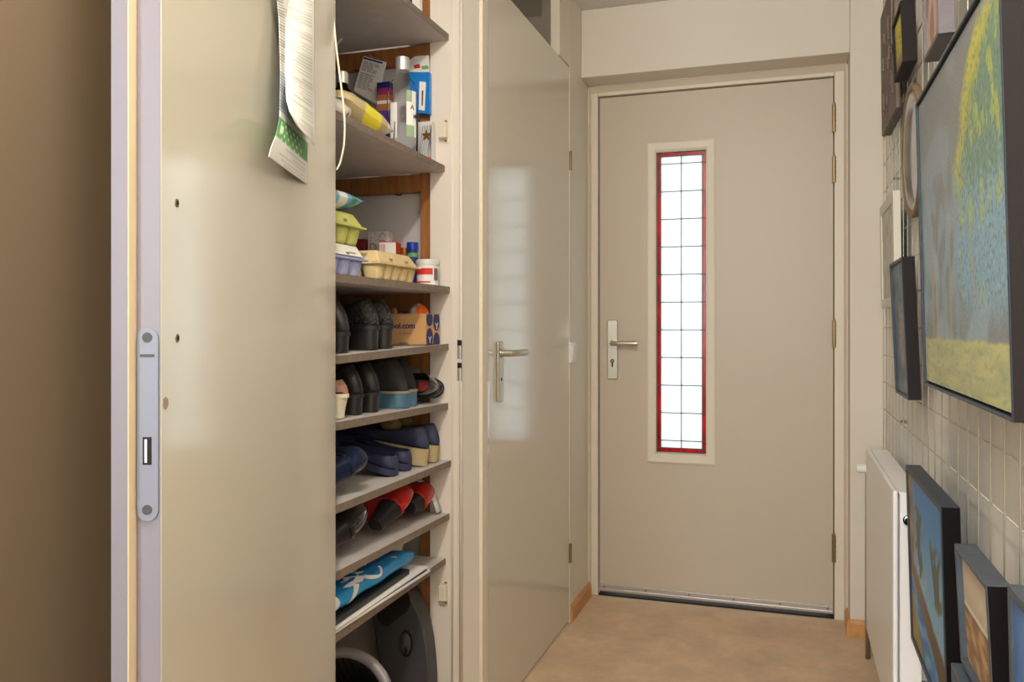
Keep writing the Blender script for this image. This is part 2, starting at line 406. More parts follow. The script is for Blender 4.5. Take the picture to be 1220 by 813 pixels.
# ------------------------------------------------------------------ closet shell
SV = 2.0
w = MB(); w.box(-.89, -.829, SV, 2.03, 0, 2.36); w.box(-.829, UL-.002, 2.006, 2.03, 0, 2.36)
jb = st(w.build('trim_4', 'jamb_paint', bevel=.0015))
w = MB(); w.cyl((-.829, 2.003, 0), (-.829, 2.003, 2.36), .0035, n=10); w.cyl((UL-.001, 2.009, 0), (UL-.001, 2.009, 2.36), .005, n=12); w.build('bead', 'jamb_paint', jb, smooth=True)
for (p0_, p1_) in ((405,428),(432,454)):
    ua, ub = u_at(545, 2.006), u_at(550.5, 2.006); z1_, z0_ = z_at(p0_, ua, 2.006), z_at(p1_, ua, 2.006)
    sk = MB().box(ua, ub, 2.0045, 2.0062, z0_, z1_).build('strike_slot', 'rim_grey', jb)
    MB().box(ua+.001, ub-.001, 2.0035, 2.0047, z1_-(z1_-z0_)*.30, z1_-.001).build('slot_shadow', 'dark', sk)
st(MB().box(-1.5, -.9, 2.035, 2.10, 0, 2.36).build('wall_closet_far', 'closet_panel'))
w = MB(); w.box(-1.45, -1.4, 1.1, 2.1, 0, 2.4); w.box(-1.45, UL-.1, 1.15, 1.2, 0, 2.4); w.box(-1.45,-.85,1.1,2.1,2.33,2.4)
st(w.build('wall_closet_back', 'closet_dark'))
# battens on the far closet wall
w = MB(); w.box(-.921, -.889, 2.008, 2.035, .0, 2.33); bt = st(w.build('trim_5', 'batten', bevel=.001))
# shelves: px of right end, z right, z left(at v 1.43)
SH = [(534.7,1.885,1.885),(529.8,1.547,1.557),(536,1.234,1.234),(534.6,1.0874,1.074),(534,.9345,.945),(537.5,.7875,.787),(535.6,.6505,.656),(531,.534,.528)]
names = ['topmost','second from the top, carrying the bottles','carrying the egg cartons','carrying the cardboard box and black shoes','carrying the boots with blue soles','carrying the navy shoes','carrying the red heels','lowest, carrying the blue bag']
T = .016
SU = []
for i, (px, zr, zl) in enumerate(SH):
    uf = u_at(px, SV); SU.append(uf)
    sl = (zr-zl)/(SV-1.43)
    def zz(v, o=0): return zr+(v-SV)*sl+o
    t = thing('closet_shelf', 'grey-edged white closet shelf, '+names[i], 'shelf', (uf, SV, zr-T), group='closet shelves')
    v0 = 1.21
    def L(u, v, z): return (u-uf, v-SV, z-zr+T)
    w = MB(); w.hexa([L(-1.38,v0,zz(v0,-T)),L(uf-.001,v0,zz(v0,-T)),L(uf-.001,SV,zz(SV,-T)),L(-1.38,SV,zz(SV,-T)),L(-1.38,v0,zz(v0)),L(uf-.001,v0,zz(v0)),L(uf-.001,SV,zz(SV)),L(-1.38,SV,zz(SV))])
    w.build('shelf_board', 'shelf_face', t)
    w = MB(); w.hexa([L(uf-.001,v0,zz(v0,-T)),L(uf,v0,zz(v0,-T)),L(uf,SV,zz(SV,-T)),L(uf-.001,SV,zz(SV,-T)),L(uf-.001,v0,zz(v0)),L(uf,v0,zz(v0)),L(uf,SV,zz(SV)),L(uf-.001,SV,zz(SV))])
    w.build('edge_strip', 'shelf_edge', t)
    b = MB().box(-1.38, -.921, 2.010, 2.035, zr-T-.046, zr-T).build('trim_%d' % (6+i), 'batten', bevel=.001); st(b)
def shz(i, v): px, zr, zl = SH[i]; return zr+(v-SV)*(zr-zl)/(SV-1.43)
# magnetic catches
for py, lab in ((157,'upper'),(706,'lower')):
    uc = u_at(531, SV); zc = z_at(py, uc, SV)
    t = thing('magnetic_catch', 'small cream magnetic catch screwed to the closet jamb, the '+lab+' one', 'catch', (uc, SV, zc), group='magnetic catches')
    MB().box(-.013,.008,-.018,0,-.019,.021).build('catch_body','catch',t,bevel=.002)
    MB().box(-.006,.010,-.003,0,-.030,.031).build('mounting_tab','catch',t,bevel=.002)
    MB().cyl((.002,-.005,.026),(.002,-.003,.026),.003).build('screw','brass',t); MB().cyl((.002,-.005,-.0245),(.002,-.003,-.0245),.003).build('screw','brass',t)

# ------------------------------------------------------------------ closet door, open towards the viewer
Hn = Vector((-.785,1.345)); AL = R(18.7); E = Vector((math.sin(AL), -math.cos(AL))); ang = math.atan2(E.y, E.x); W3 = .767
def dpt(px, py, y=0):                     # point on the open door leaf (distance from the hinge, height) for a line of sight, y out of the leaf
    r = ray(px); n = (-E.y, E.x); hx_, hy_ = Hn.x+n[0]*y, Hn.y+n[1]*y
    s_ = (hy_*r[0]-hx_*r[1])/(E.x*r[1]-E.y*r[0]); u_, v_ = hx_+s_*E.x, hy_+s_*E.y
    return s_, z_at(py, u_, v_)
D3 = thing('door_3', None, None, (Hn.x, Hn.y, 0), (0,0,ang)); st(D3)
MB().box(0, W3, -.022, 0, .015, 2.3).build('door_leaf', 'gloss_cream', D3, bevel=.0012)
MB().box(W3-.0005, W3+.0008, -.0216, -.0007, .016, 2.299).build('door_edge', 'edge_lilac', D3)
MB().box(.0, W3+.016, -.038, -.0222, .015, 2.31).build('rebate_lip', 'bead_paint', D3, bevel=.0015)
MB().box(W3+.0155, W3+.0168, -.0372, -.0234, .016, 2.309).build('lip_edge', 'edge_lilac', D3)
zl_ = z_at(506, -.544, .617)
w = MB(); poly = []
for k in range(13): poly.append((math.cos(PI*k/12)*.0098, .0772+math.sin(PI*k/12)*.0098))
for k in range(13): poly.append((-math.cos(PI*k/12)*.0098, -.0772-math.sin(PI*k/12)*.0098))
w.prism(poly, lambda p: Vector((W3+.0008, -.0115+p[0], zl_+p[1])), lambda p: Vector((W3+.0028, -.0115+p[0], zl_+p[1])))
lp = w.build('lock_plate', 'lock_steel', D3, bevel=.0004)
w = MB(); w.box(W3+.0027, W3+.0031, -.0155, -.0075, zl_-.036, zl_-.011); w.build('bolt_slot', 'dark', lp)
w = MB(); w.box(W3+.003, W3+.0034, -.0137, -.0115, zl_-.034, zl_-.013); w.build('dead_bolt', 'steel', lp)
w = MB(); w.cyl((W3+.0027,-.0115,zl_+.0785),(W3+.0031,-.0115,zl_+.0785),.0046); w.build('screw', 'case', lp)
w = MB(); w.cyl((W3+.0027,-.0115,zl_-.0765),(W3+.0031,-.0115,zl_-.0765),.0046); w.build('screw', 'case', lp)
MB().box(W3+.0027,W3+.0031,-.018,-.005,zl_+.061,zl_+.0635).build('engraving','case',lp)
for (px, py) in ((210.5,242),(211,403)):
    s_, z_ = dpt(px, py)
    w = MB(); w.cyl((s_,0.0,z_),(s_,.0008,z_),.0042,n=14); q = w.build('screw_hole', 'brass', D3)
    MB().cyl((s_,0.0007,z_),(s_,.0011,z_),.0023,n=10).build('hole_core','dark',q)
s_, z_ = dpt(197.5, 481)
w = MB(); w.prism([(-.005,-.003),(.001,-.0055),(.006,-.002),(.006,.005),(0,.0065),(-.005,.003)], lambda p: Vector((s_+p[0],0,z_+p[1])), lambda p: Vector((s_+p[0],.0004,z_+p[1])))
w.build('paint_chip', 'taupe', D3)
# papers hanging on the closet door (door frame of reference: x along the leaf, y out of it)
def door_w(x, y, z):
    c, s = math.cos(ang), math.sin(ang); return (Hn.x+x*c-y*s, Hn.y+x*s+y*c, z)
def lines(a, b, n, seed, w0=.06, w1=.94):
    r = int(b*n); f = b*n-r
    if f < .45: return 0
    rnd = random.Random(seed*1000+r); L_ = w0+(w1-w0)*(.35+.65*rnd.random())
    if rnd.random() < .14 or a < w0 or a > L_: return 0
    return .45+.4*(math.sin(a*260+r*7)*.5+.5)
def table(tb, b):
    for (b0, v0_), (b1, v1_) in zip(tb[:-1], tb[1:]):
        if b <= b1: return v0_+(v1_-v0_)*ss(0,1,(b-b0)/(b1-b0)) if False else v0_+(v1_-v0_)*(b-b0)/(b1-b0)
    return tb[-1][1]
# a runs from the right edge (hinge side) to the left edge, b from the bottom up
def col_back(a, b):
    base = (224,222,217)
    if b > .19:
        c = mix(base, (110,120,130), lines(a, b, 70, 1)*.5)
        if b < .34 and a > .15: c = mix(c, (150,178,205), .55)
        if a > .80: c = mix(c, (70,70,80), .45 if int(b*150) % 2 else 0)
        return c
    if .085 < b < .165:
        c = (96,158,92)
        q = math.sin(a*46+1)*math.sin(b*160)
        if q > .5 and .2 < a < .95: c = (200,222,196)
        if .82 < a < .92 and .11 < b < .14: c = (232,238,230)
        return c
    return mix(base, (150,150,150), lines(a, b, 70, 2)*.5)
LB = [(0,320),(.04,323),(.09,329),(.16,333),(.35,334),(.60,332),(.75,328),(.9,324),(1,321)]
def pos_back(a, b):
    py = 220-300*b-33*a*ss(1.0,.0,b)**.5
    px = 366*(1-a)+table(LB,b)*a+ (3*b)*(1-a)
    y = .003+.012*a+.030*ss(.22,0,b)*a+.005*math.sin(b*7)*a
    s_, z_ = dpt(px, py, y); return door_w(s_, y, z_)
o = painted('paper_sheet', 70, 240, pos_back, col_back, 'print', solid=.0006)
tag(o, 'printed leaflet with a green band hanging behind the white sheet on the closet door', 'paper')
def col_front(a, b):
    c = mix((226,224,216), (120,120,118), lines(a, b, 70, 5, .08, .9)*.5)
    if a > .92: c = (232,230,224)
    return c
LF = [(0,353),(.06,345),(.12,341),(.3,339),(.6,338),(1,336)]
def pos_front(a, b):
    py = 173-260*b-24*a*ss(1,0,b)**.5
    px = (375-1.5*b)*(1-a)+table(LF,b)*a
    y = .010+.012*math.sin(a*2.6+b*3)+.012*ss(.25,0,b)+.008*a
    s_, z_ = dpt(px, py, y); return door_w(s_, y, z_)
o = painted('paper_sheet', 60, 200, pos_front, col_front, 'print', solid=.0006)
tag(o, 'creased white printed sheet hanging in front of the leaflet with the green band', 'paper')
# thin cord down the hinge side of the closet door
cp = []
for (px, py) in ((388,-40),(389,0),(391,30),(394,60),(397,85),(400,108),(402.5,130),(403.6,150),(403,170),(401,183),(398,195),(394,203)):
    v = 1.335; u = u_at(px, v); cp.append((u+.012, v, z_at(py, u, v)))
def smooth_pts(p, n=6):
    out = []
    for i in range(len(p)-1):
        a = Vector(p[max(i-1,0)]); b = Vector(p[i]); c = Vector(p[i+1]); d = Vector(p[min(i+2,len(p)-1)])
        for k in range(n):
            t = k/n; out.append(.5*((2*b)+(-a+c)*t+(2*a-5*b+4*c-d)*t*t+(-a+3*b-3*c+d)*t**3))
    out.append(Vector(p[-1])); return out
tag(MB().tube(smooth_pts(cp), .0018).build('cord', 'cord', smooth=True), 'thin cream cord looping down beside the open closet door', 'cord')

# ------------------------------------------------------------------ radiator
RU0, RU1, RV0, RV1, RZ0, RZ1 = .235, .303, 2.234, 3.0, .133, .732
t = thing('radiator', 'white panel radiator on the right wall next to the front door', 'radiator', (RU0, 2.6, RZ0))
def off(b): return b
w = MB(); w.box(0,.012,RV0-2.6,RV1-2.6,0,RZ1-RZ0); w.build('front_panel','rad',t,bevel=.005,seg=3)
w = MB(); w.box(.052,.064,RV0-2.6+.01,RV1-2.6-.01,.01,RZ1-RZ0-.012); w.build('rear_panel','rad',t,bevel=.004)
w = MB(); 
for k in range(14):
    y = RV0-2.6+.04+k*.05; w.box(.013,.051,y,y+.0015,.03,RZ1-RZ0-.02)
w.build('convector_fins','rad',t)
w = MB(); w.box(.014,.066,RV0-2.6+.004,RV1-2.6-.004,RZ1-RZ0-.012,RZ1-RZ0-.004); w.build('top_grille','rad',t,bevel=.003)
MB().box(.016,.064,RV0-2.6,RV0-2.6+.003,0,RZ1-RZ0-.005).build('side_cover','rad',t,bevel=.001); MB().box(.016,.064,RV1-2.6-.003,RV1-2.6,0,RZ1-RZ0-.005).build('side_cover','rad',t,bevel=.001)
w = MB(); w.lathe([(.013,0),(.013,.008),(.009,.008),(.009,.014)], c=(.034,RV0-2.6,.53), ax=(0,-1,0), n=20); pg = w.build('bleed_plug','chrome',t)
MB().cyl((.034,RV0-2.615,.53),(.034,RV0-2.6142,.53),.005).build('plug_core','case_dark',pg)
w = MB(); w.tube([(.03,RV1-2.6,.53),(.03,RV1-2.6+.05,.53)], .009, 12); w.tube([(.012,3.1-2.6-.01,.53),(.012,3.1-2.6-.01,-.13)], .0085, 14); w.build('pipe','steel',t,smooth=True)
w = MB(); w.lathe([(.014,0),(.016,.01),(.016,.035),(.013,.045)], c=(.02,3.06-2.6,.52), ax=(-1,0,0), n=20); w.build('valve_knob','white_plastic',t,smooth=True,bevel=.001)
MB().box(.0655,.092,-.25,-.22,.1,.4).build('wall_bracket','rad',t); MB().box(.0655,.092,.22,.25,.1,.4).build('wall_bracket','rad',t)

# ------------------------------------------------------------------ wire grid on the right wall
GU = .306
t = thing('wire_grid', 'white welded wire grid fixed to the right wall behind the pictures', 'wire grid', (GU, 1.9, .84))
w = MB()
z = .846
while z < 2.40: w.cyl((0,.6-1.9,z-.84),(0,3.2-1.9,z-.84),.0017,n=6); z += .094
w.build('horizontal_wires','mesh',t,smooth=True)
w = MB(); v = .6
while v < 3.21: w.cyl((-.0035,v-1.9,-.26),(-.0035,v-1.9,1.56),.0013,n=6); v += .0915
w.build('vertical_wires','mesh',t,smooth=True)
for v, z in ((2.72,.85),(2.9,1.6),(1.2,1.6),(1.6,2.2)): MB().cyl((0,v-1.9,z-.84),(UR-GU,v-1.9,z-.84),.004,n=10).build('wall_clip','brass',t)

# ------------------------------------------------------------------ pictures. Local x = right seen from the hall, y into the wall, z up
def hook(t, x, z, d):
    w = MB(); w.tube(smooth_pts([(x,d-.004,z-.02),(x,d-.006,z+.004),(x,d+.004,z+.016),(x,d+.014,z+.012),(x,d+.014,z+.0)]), .0016, 6); w.build('hanging_hook','brass',t,smooth=True)
def picture(name, label, cat, u, vfar, vnear, z0, z1, d, lean, lip, inset, fm, cf, nx=60, ny=90, cm='paint', sidem=None, gapw=.0, group=None, box=False):
    W = vfar-vnear; H = z1-z0
    t = thing(name, label, cat, (u, (vfar+vnear)/2, z0), (lean, 0, -PI/2), group)
    w = MB(); h = W/2
    w.box(-h,-h+lip,0,d,0,H); w.box(h-lip,h,0,d,0,H); w.box(-h+lip,h-lip,0,d,0,lip); w.box(-h+lip,h-lip,0,d,H-lip,H)
    w.build('picture_frame', fm, t, bevel=.0012)
    if sidem:
        MB().box(h,h+.0008,.0015,d-.001,.001,H-.001).build('frame_side', sidem, t); MB().box(-h-.0008,-h,.0015,d-.001,.001,H-.001).build('frame_side', sidem, t)
    MB().box(-h+lip*.6,h-lip*.6,d-.006,d-.001,lip*.6,H-lip*.6).build('backing_board','case_dark',t)
    x0, x1 = -h+lip+gapw, h-lip-gapw; b0, b1 = lip+gapw, H-lip-gapw
    cv = painted('canvas', nx, ny, lambda a, b: (x0+(x1-x0)*a, inset, b0+(b1-b0)*b), cf, cm, t)
    w = MB(); w.box(x0, x1, inset+.0006, min(inset+.02, d-.007), b0, b1); w.build('canvas_side', 'print_green' if False else 'taupe', cv)
    return t
# large landscape. a: far(0)..near(1), b: bottom..top
def col_large(a, b):
    n1 = N(a*14, b*9); n2 = N(a*60, b*40, 3); n3 = N(a*30, b*10, 7); n4 = N(a*5, b*6, 9)
    sky = mix((126,132,136), (150,168,180), ss(.05,.45,n4+.35*(1-b)))
    c = mix(sky, (140,143,145), .5*ss(.35,.8,b))
    c = mix(c, (150,182,204), .6*ss(.0,.35,n1+.1)*ss(.85,.5,b)*ss(.1,.35,b))
    c = mix(c, (128,176,168), .55*ss(.1,.5,N(a*9+4, b*7))*ss(.0,.1,a)*ss(.25,.0,a))
    # big willow on the near side
    edge = .56+.04*N(b*9, 1)+.06*N(b*3.3, 4)-.05*ss(.9,.6,b)+.22*ss(.78,1.0,b)-.03*math.sin(b*22)
    top = .97+.05*N(a*12,2)-.5*max(0,.62-a)
    k = ss(edge-.02, edge+.05, a+.02*n2)*ss(.14,.32,b)*ss(top+.03, top-.03, b)
    f1 = N(a*70,b*34,5); f2 = N(a*110,b*60,8); f3 = N(a*26,b*9,6)
    green = mix((196,188,84), (112,144,126), ss(.02,.16,a-edge+.05*f1+.05*f3-.10*ss(.72,.98,b)))
    green = mix(green, (132,170,190), ss(.0,.5,.35*f1+.5*f3+.85*ss(.85,.35,b)-.18))
    green = mix(green, (186,190,84), .7*ss(.05,.35,f3+.3*f1-.25*ss(.7,.3,b)))
    green = mix(green, (66,98,112), .55*ss(.10,.45,f2+.2*f1))
    green = mix(green, (200,216,214), .35*ss(.2,.5,N(a*90,b*50,12)))
    c = mix(c, green, k)
    # trunks
    for (x, wd, cc) in ((.16,.018,(190,150,120)),(.22,.010,(190,196,120)),(.32,.02,(132,158,160)),(.42,.014,(160,176,130)),(.50,.03,(140,160,176)),(.68,.02,(150,160,176))):
        dx = abs(a-x-.01*N(b*8,x*9))
        c = mix(c, cc, .75*ss(wd, wd*.4, dx)*ss(.09,.16,b)*ss(.58,.32,b))
    # lawn
    g = mix((176,180,134), (194,194,138), ss(-.3,.4,N(a*6,b*30)))
    g = mix(g, (140,160,110), .5*ss(.1,.5,N(a*20,b*60)))
    hz = .155+.012*N(a*18,3)
    g = mix(g, (210,208,120), .5*ss(hz-.03,hz,b))
    g = mix(g, (150,178,110), ss(.02,.0,abs(a-1)-.0))
    c = mix(c, g, ss(hz+.008, hz-.008, b))
    j = 12*N(a*120,b*100,1)+9*N(a*230,b*230)
    return (c[0]+j, c[1]+j, c[2]+j)
picture('landscape_painting', 'large landscape painting of a yellow-green willow by a lawn in a deep black frame', 'painting', .2500, 1.846, 1.136, 1.016, 1.576, .047, .027, .005, .005, 'frame_navy', col_large, 240, 300, sidem='frame_black', gapw=.004)
hook(bpy.data.objects['landscape_painting'], .2, .5, .047)
def col_still(a, b):
    n = N(a*8, b*8); c = mix((62,84,104), (96,120,138), ss(-.3,.5,n+.3*(b-.5)))
    f = ss(.24,.1,abs(a-.55+.05*N(b*6,1)))*ss(.75,.65,b)*ss(.15,.25,b)
    fl = mix((150,120,108), (196,170,150), ss(-.2,.4,N(a*20,b*24))); fl = mix(fl, (120,70,60), ss(.1,.4,N(a*18+3,b*20)))
    c = mix(c, fl, f*.75); c = mix(c, (150,160,160), .4*ss(.12,.05,b)); return c
picture('still_life_painting', 'small dark blue flower painting in a deep black box frame beside the large landscape', 'painting', .2665, 2.473, 2.215, .954, 1.300, .030, .044, .008, .006, 'frame_navy', col_still, 40, 60, sidem='frame_black')
def col_pale(a, b): 
    n = N(a*6, b*6); return mix((196,188,174), (214,210,200), ss(-.3,.4,n+.2*b))
picture('pale_picture', 'pale picture in a worn off-white wooden frame near the front door wall', 'picture', .281, 3.0, 2.625, 1.19, 1.522, .020, .015, .03, .004, 'frame_white', col_pale, 20, 30, 'print')
def col_yellow(a, b):
    c = mix((196,190,40), (214,206,60), ss(-.3,.3,N(a*9,b*9))); 
    c = mix(c, (90,70,50), .8*ss(.05,.3,N(a*20,b*18,2))*ss(.75,.6,b+.2*N(a*9,1))*(1 if b > .35 else .4))
    return mix((150,120,86), c, ss(.2,.34,b+.05*N(a*12,3)))
picture('yellow_picture', 'small yellow picture in a deep black box frame hung above the round mirror', 'picture', .2545, 2.389, 2.205, 1.766, 1.915, .032, .04, .010, .006, 'frame_black', col_yellow, 30, 30)
def col_pink(a, b):
    s = math.sin(a*9+N(b*4,a*3)*3); c = mix((156,118,104), (202,176,158), ss(-.4,.6,s)); return mix(c, (222,210,196), .7*ss(.12,.03,abs(a-.6+.08*N(b*5,2))))
picture('pink_picture', 'brown and pink picture in a grey box frame above the large landscape', 'picture', .2500, 1.844, 1.668, 1.656, 1.97, .028, .02, .008, .006, 'frame_grey', col_pink, 40, 50)
# weathered relief board
t = thing('wooden_relief', 'weathered carved wooden board highest up next to the front door wall', 'wood carving', (.2755, 2.735, 1.74), (.012,0,-PI/2))
w = MB(); w.box(-.19,.19,0,.012,0,.378); w.build('board','weathered',t,bevel=.002)
rnd = random.Random(4)
for k in range(16):
    x = -.17+.34*rnd.random(); z = .03+.28*rnd.random(); MB().box(x-.006,x+.006,-.005,0,z,z+.03+.05*rnd.random()).build('carving','weathered',t,bevel=.002)
w = MB(); w.box(-.15,.15,.012,.03,.06,.08); w.build('batten','case_dark',t)
w = MB(); w.box(-.18,.18,.012,.026,.0,.015);w.build('lower_batten','case_dark',t)
# round mirror
t = thing('round_mirror', 'round mirror with concentric wooden rim overlapping the large landscape', 'mirror', (.284, 2.285, 1.395), (.02,0,-PI/2))
w = MB(); prof = [(.147,0.004),(.150,-.001),(.158,-.003),(.163,-.001),(.164,.008),(.162,.014),(.140,.014),(.140,.006)]
n = 64; w.rings([[Vector((r*math.cos(2*PI*i/n), y, .17+r*math.sin(2*PI*i/n))) for i in range(n)] for r, y in prof+[prof[0]]], cap=False)
w.build('rim','rim_wood',t,smooth=True)
w = MB(); prof = [(.126,.011),(.130,.003),(.140,.0),(.147,.004),(.140,.013)]
w.rings([[Vector((r*math.cos(2*PI*i/n), y, .17+r*math.sin(2*PI*i/n))) for i in range(n)] for r, y in prof+[prof[0]]], cap=False)
w.build('inner_ring','steel',t,smooth=True)
MB().cyl((0,.009,.17),(0,.013,.17),.139,n=64).build('mirror_glass','mirror',t)
# lower row: river painting
def col_river(a, b):
    c = mix((134,188,226), (62,134,204), ss(.35,1,b)); c = mix(c,(196,214,226),.5*ss(.1,.5,N(a*4,b*5))*ss(.75,.45,b))
    # gum trees
    for (x, y0, y1, wd) in ((.30,.42,.88,.13),(.78,.42,.80,.16)):
        k = ss(.05,.25,N(a*16,b*12,x)+.5*ss(wd,0,abs(a-x-.05*N(b*5,x)))+.02)*ss(wd*1.2,wd*.6,abs(a-x))*ss(y0,y0+.06,b)*ss(y1,y1-.08,b)
        c = mix(c, (84,88,70), k*.9)
    k = ss(.16,.10,a+.03*N(b*9,2)); c = mix(c, mix((142,112,80),(184,150,110),ss(-.2,.3,N(a*30,b*8))), k)
    c = mix(c, (196,160,90), .8*ss(.012,.004,abs(a-.17-.02*math.sin(b*9)))*ss(.5,.6,b))
    bank = .50-.28*a+.02*N(a*14,1)
    c = mix(c, mix((140,110,84),(92,80,60),ss(.1,.9,a)+.3*N(a*20,b*20)), ss(bank+.02,bank-.01,b))
    wat = .40-.35*a+.01*N(a*10,5)
    wc = mix((56,124,196),(120,180,224),ss(-.3,.4,N(a*5,b*14)))
    wc = mix(wc,(50,72,90),.7*ss(.1,.4,N(a*12,b*5,4))*ss(.3,.6,a))
    c = mix(c, wc, ss(wat+.01,wat-.02,b))
    c = mix(c, (176,150,64), ss(.02,-.03,b-.32+.9*a)*ss(.34,.30,b))
    j = 8*N(a*90,b*90); return (c[0]+j,c[1]+j,c[2]+j)
picture('river_painting', 'blue river and gum tree painting in a black frame beside the radiator', 'painting', .2600, 2.113, 1.636, .4165, .8145, .031, .028, .012, .004, 'frame_navy', col_river, 110, 110, sidem='frame_jet')
def col_boat(a, b):
    c = mix((196,176,150), (214,202,182), ss(.4,.8,b)) if b > .53 else mix((150,116,84), (196,166,128), ss(-.2,.4,N(a*5+b*6,b*9)))
    if .50 < b < .56: c = (226,226,222)
    if .475 < b < .50: c = (110,96,84)
    return mix(c, (232,222,206), .3*ss(.1,.4,N(a*4-b*6,b*2,5)))
picture('framed_photo', 'beige photo set deep in a slate-topped black box frame, right of the river painting', 'picture', .2560, 1.494, 1.263, .598, .785, .031, .05, .008, .009, 'frame_slate', col_boat, 40, 50, 'print', sidem='frame_jet')
def col_blue(a, b): return mix((70,110,176), (92,136,196), ss(-.3,.4,N(a*4,b*4)))
picture('blue_picture', 'blue picture in a dark frame cut off at the lower right edge', 'picture', .2530, 1.138, .80, .40, .8235, .028, .02, .012, .004, 'frame_slate', col_blue, 30, 30, sidem='frame_jet')
# another box frame below the photo
picture('box_frame', 'slate box frame hanging lowest under the beige photo', 'picture', .2570, 1.520, 1.262, .22, .585, .031, .03, .010, .012, 'frame_slate', lambda a, b: mix((150,170,190),(196,190,180),ss(-.3,.3,N(a*5,b*5))), 30, 30, sidem='frame_black')

# ------------------------------------------------------------------ shoes
def shoe(name, label, group, loc, rot, L, W, hh, back, vamp, close, upm, solem, heelm, heel='block', taper=0, sole=.006, lining='dark', toe=.5, platform=0, instep=None, heel_len=.28, heel_w=.92, seam=None):
    """x to the toe, z up, origin under the back of the heel. hh heel height, back = height of the upper at the heel above the sole,
    vamp = height at the instep, close = fraction of the length where the opening ends"""
    t = thing(name, label, 'shoe', loc, rot, group)
    def zb(x):
        f = x/L
        return platform+sole+hh*(1-ss(.18,.68,f))
    def wd(x):
        f = x/L
        heelr = math.sqrt(max(0, 1-(1-min(f/.14,1))**2))
        toer = math.sqrt(max(0, 1-((f-(1-.24*(.5+toe)))/(.24*(.5+toe)))**2)) if f > 1-.24*(.5+toe) else 1
        body = .70+.30*ss(.25,.68,f)-.06*ss(.3,.42,f)*ss(.6,.45,f)
        return max(.02, heelr*toer*body)*W/2
    def H(x):
        f = x/L
        if f < close:
            k = f/close; return back*(1-ss(0,1,k))+vamp*ss(0,1,k)-.25*(back+vamp)*.5*math.sin(PI*k)*(.9 if not taper else .35)
        k = (f-close)/(1-close); return vamp*(1-k)**.8*.55+.45*vamp*(1-.35*k)
    ns = 30; na = 23; rings = []; srings = []
    for i in range(ns+1):
        q = i/ns; x = L*(.5-.5*math.cos(PI*q)) ; f = x/L
        ph = PI*(.60+.40*ss(close-.10, close+.02, f)); h = H(x)
        hh_ = h if f > close-.1 else h
        den = (1-math.cos(ph))/2; HH = h/den if True else h
        r = []
        for k in range(na):
            s_ = -1+2*k/(na-1); p = abs(s_)*ph
            zf = (1-math.cos(p))/2*HH
            y = (1 if s_ > 0 else -1)*wd(x)*min(1,(math.sin(p) if p < PI/2 else 1-(1-math.sin(p))*(1 if f > close-.1 else .6)))**.55
            if taper: y *= 1-taper*min(1,zf/back)
            xx = x
            if taper: xx = x+.40*back*min(1,zf/back)**2*(1-ss(.0,.25,f)) - .10*L*ss(.3,1,zf/back)*ss(.3,close,f)
            else: xx = x+.014*min(1,zf/max(h,.01))**2*(1-ss(0,.2,f))
            r.append(Vector((xx, y, zb(x)+zf)))
        rings.append(r)
        srings.append((x, wd(x), zb(x)))
    w = MB(); w.rings(rings, cap=False, closed=False)
    bmesh.ops.remove_doubles(w.bm, verts=w.bm.verts, dist=1e-5)
    up = w.build('upper', upm, t, smooth=True, solid=.0025)
    # inner sole
    w = MB(); w.rings([[Vector((x, -y*.9, z+.003)), Vector((x, y*.9, z+.003)), Vector((x, y*.9, z+.006)), Vector((x, -y*.9, z+.006))] for x, y, z in srings[1:-1]])
    ins = w.build('insole', lining, t)
    # topline binding
    # sole
    w = MB(); th = sole+platform
    w.rings([[Vector((x-.002, -y*1.02-.001, z-th)), Vector((x-.002, y*1.02+.001, z-th)), Vector((x-.002, y*1.02+.001, z+.002)), Vector((x-.002, -y*1.02-.001, z+.002))] for x, y, z in srings])
    w.build('sole', solem, t, bevel=.0015)
    if hh > .012:
        w = MB(); rr = []
        hl = L*heel_len; n2 = 20
        for k in range(7):
            q = k/6; zz_ = q*(hh+.001)
            s_ = heel_w+(1-heel_w)*q**1.5
            pts = []
            for j in range(n2):
                a = 2*PI*j/n2; cx = math.cos(a); sy = math.sin(a)
                xx = hl*.5*(1+0)-hl*.5*cx*s_ if heel != 'flare' else hl*.5-hl*.5*cx*s_
                yy = W*.36*sy*s_
                pw = .7
                xx = hl*.5*(.25*s_+.75)-hl*.5*(abs(cx)**pw)*(1 if cx > 0 else -1)*s_; yy = W*.345*(abs(sy)**pw)*(1 if sy > 0 else -1)*s_
                top = zz_ if q < 1 else zz_
                pts.append(Vector((xx+.002-(1-q)*0, yy, top if q < 1 else max(zz_-(hh*(1-(1-ss(.18,.68,xx/L)))), zz_*.6))))
            rr.append(pts)
        w.rings(rr); w.build('heel', heelm, t, smooth=False, bevel=.001)
    return t
ST = (0,0,PI)      # toes to the back of the closet
def on(i, v): return shz(i, v)+.0015
G4='black block-heeled shoes on the shelf with the cardboard box'
sh_z = lambda i, v: on(i, v)
shoe('ankle_boot','smooth black leather shoe with a stacked heel, nearest the closet door on the box shelf',None,(-.862,1.528,on(3,1.528)),ST,.25,.066,.034,.075,.06,.5,'black_leather','heel_black','heel_black',taper=.25)
shoe('heeled_loafer','crocodile-textured black shoe with block heel, left one of the pair by the cardboard box',None,(-.858,1.652,on(3,1.652)),ST,.25,.062,.044,.062,.05,.5,'croc','heel_black','heel_black',taper=.25)
shoe('heeled_loafer','crocodile-textured black shoe with block heel, touching the cardboard box',None,(-.858,1.720,on(3,1.72)),ST,.25,.062,.044,.060,.05,.5,'croc','heel_black','heel_black',taper=.25)
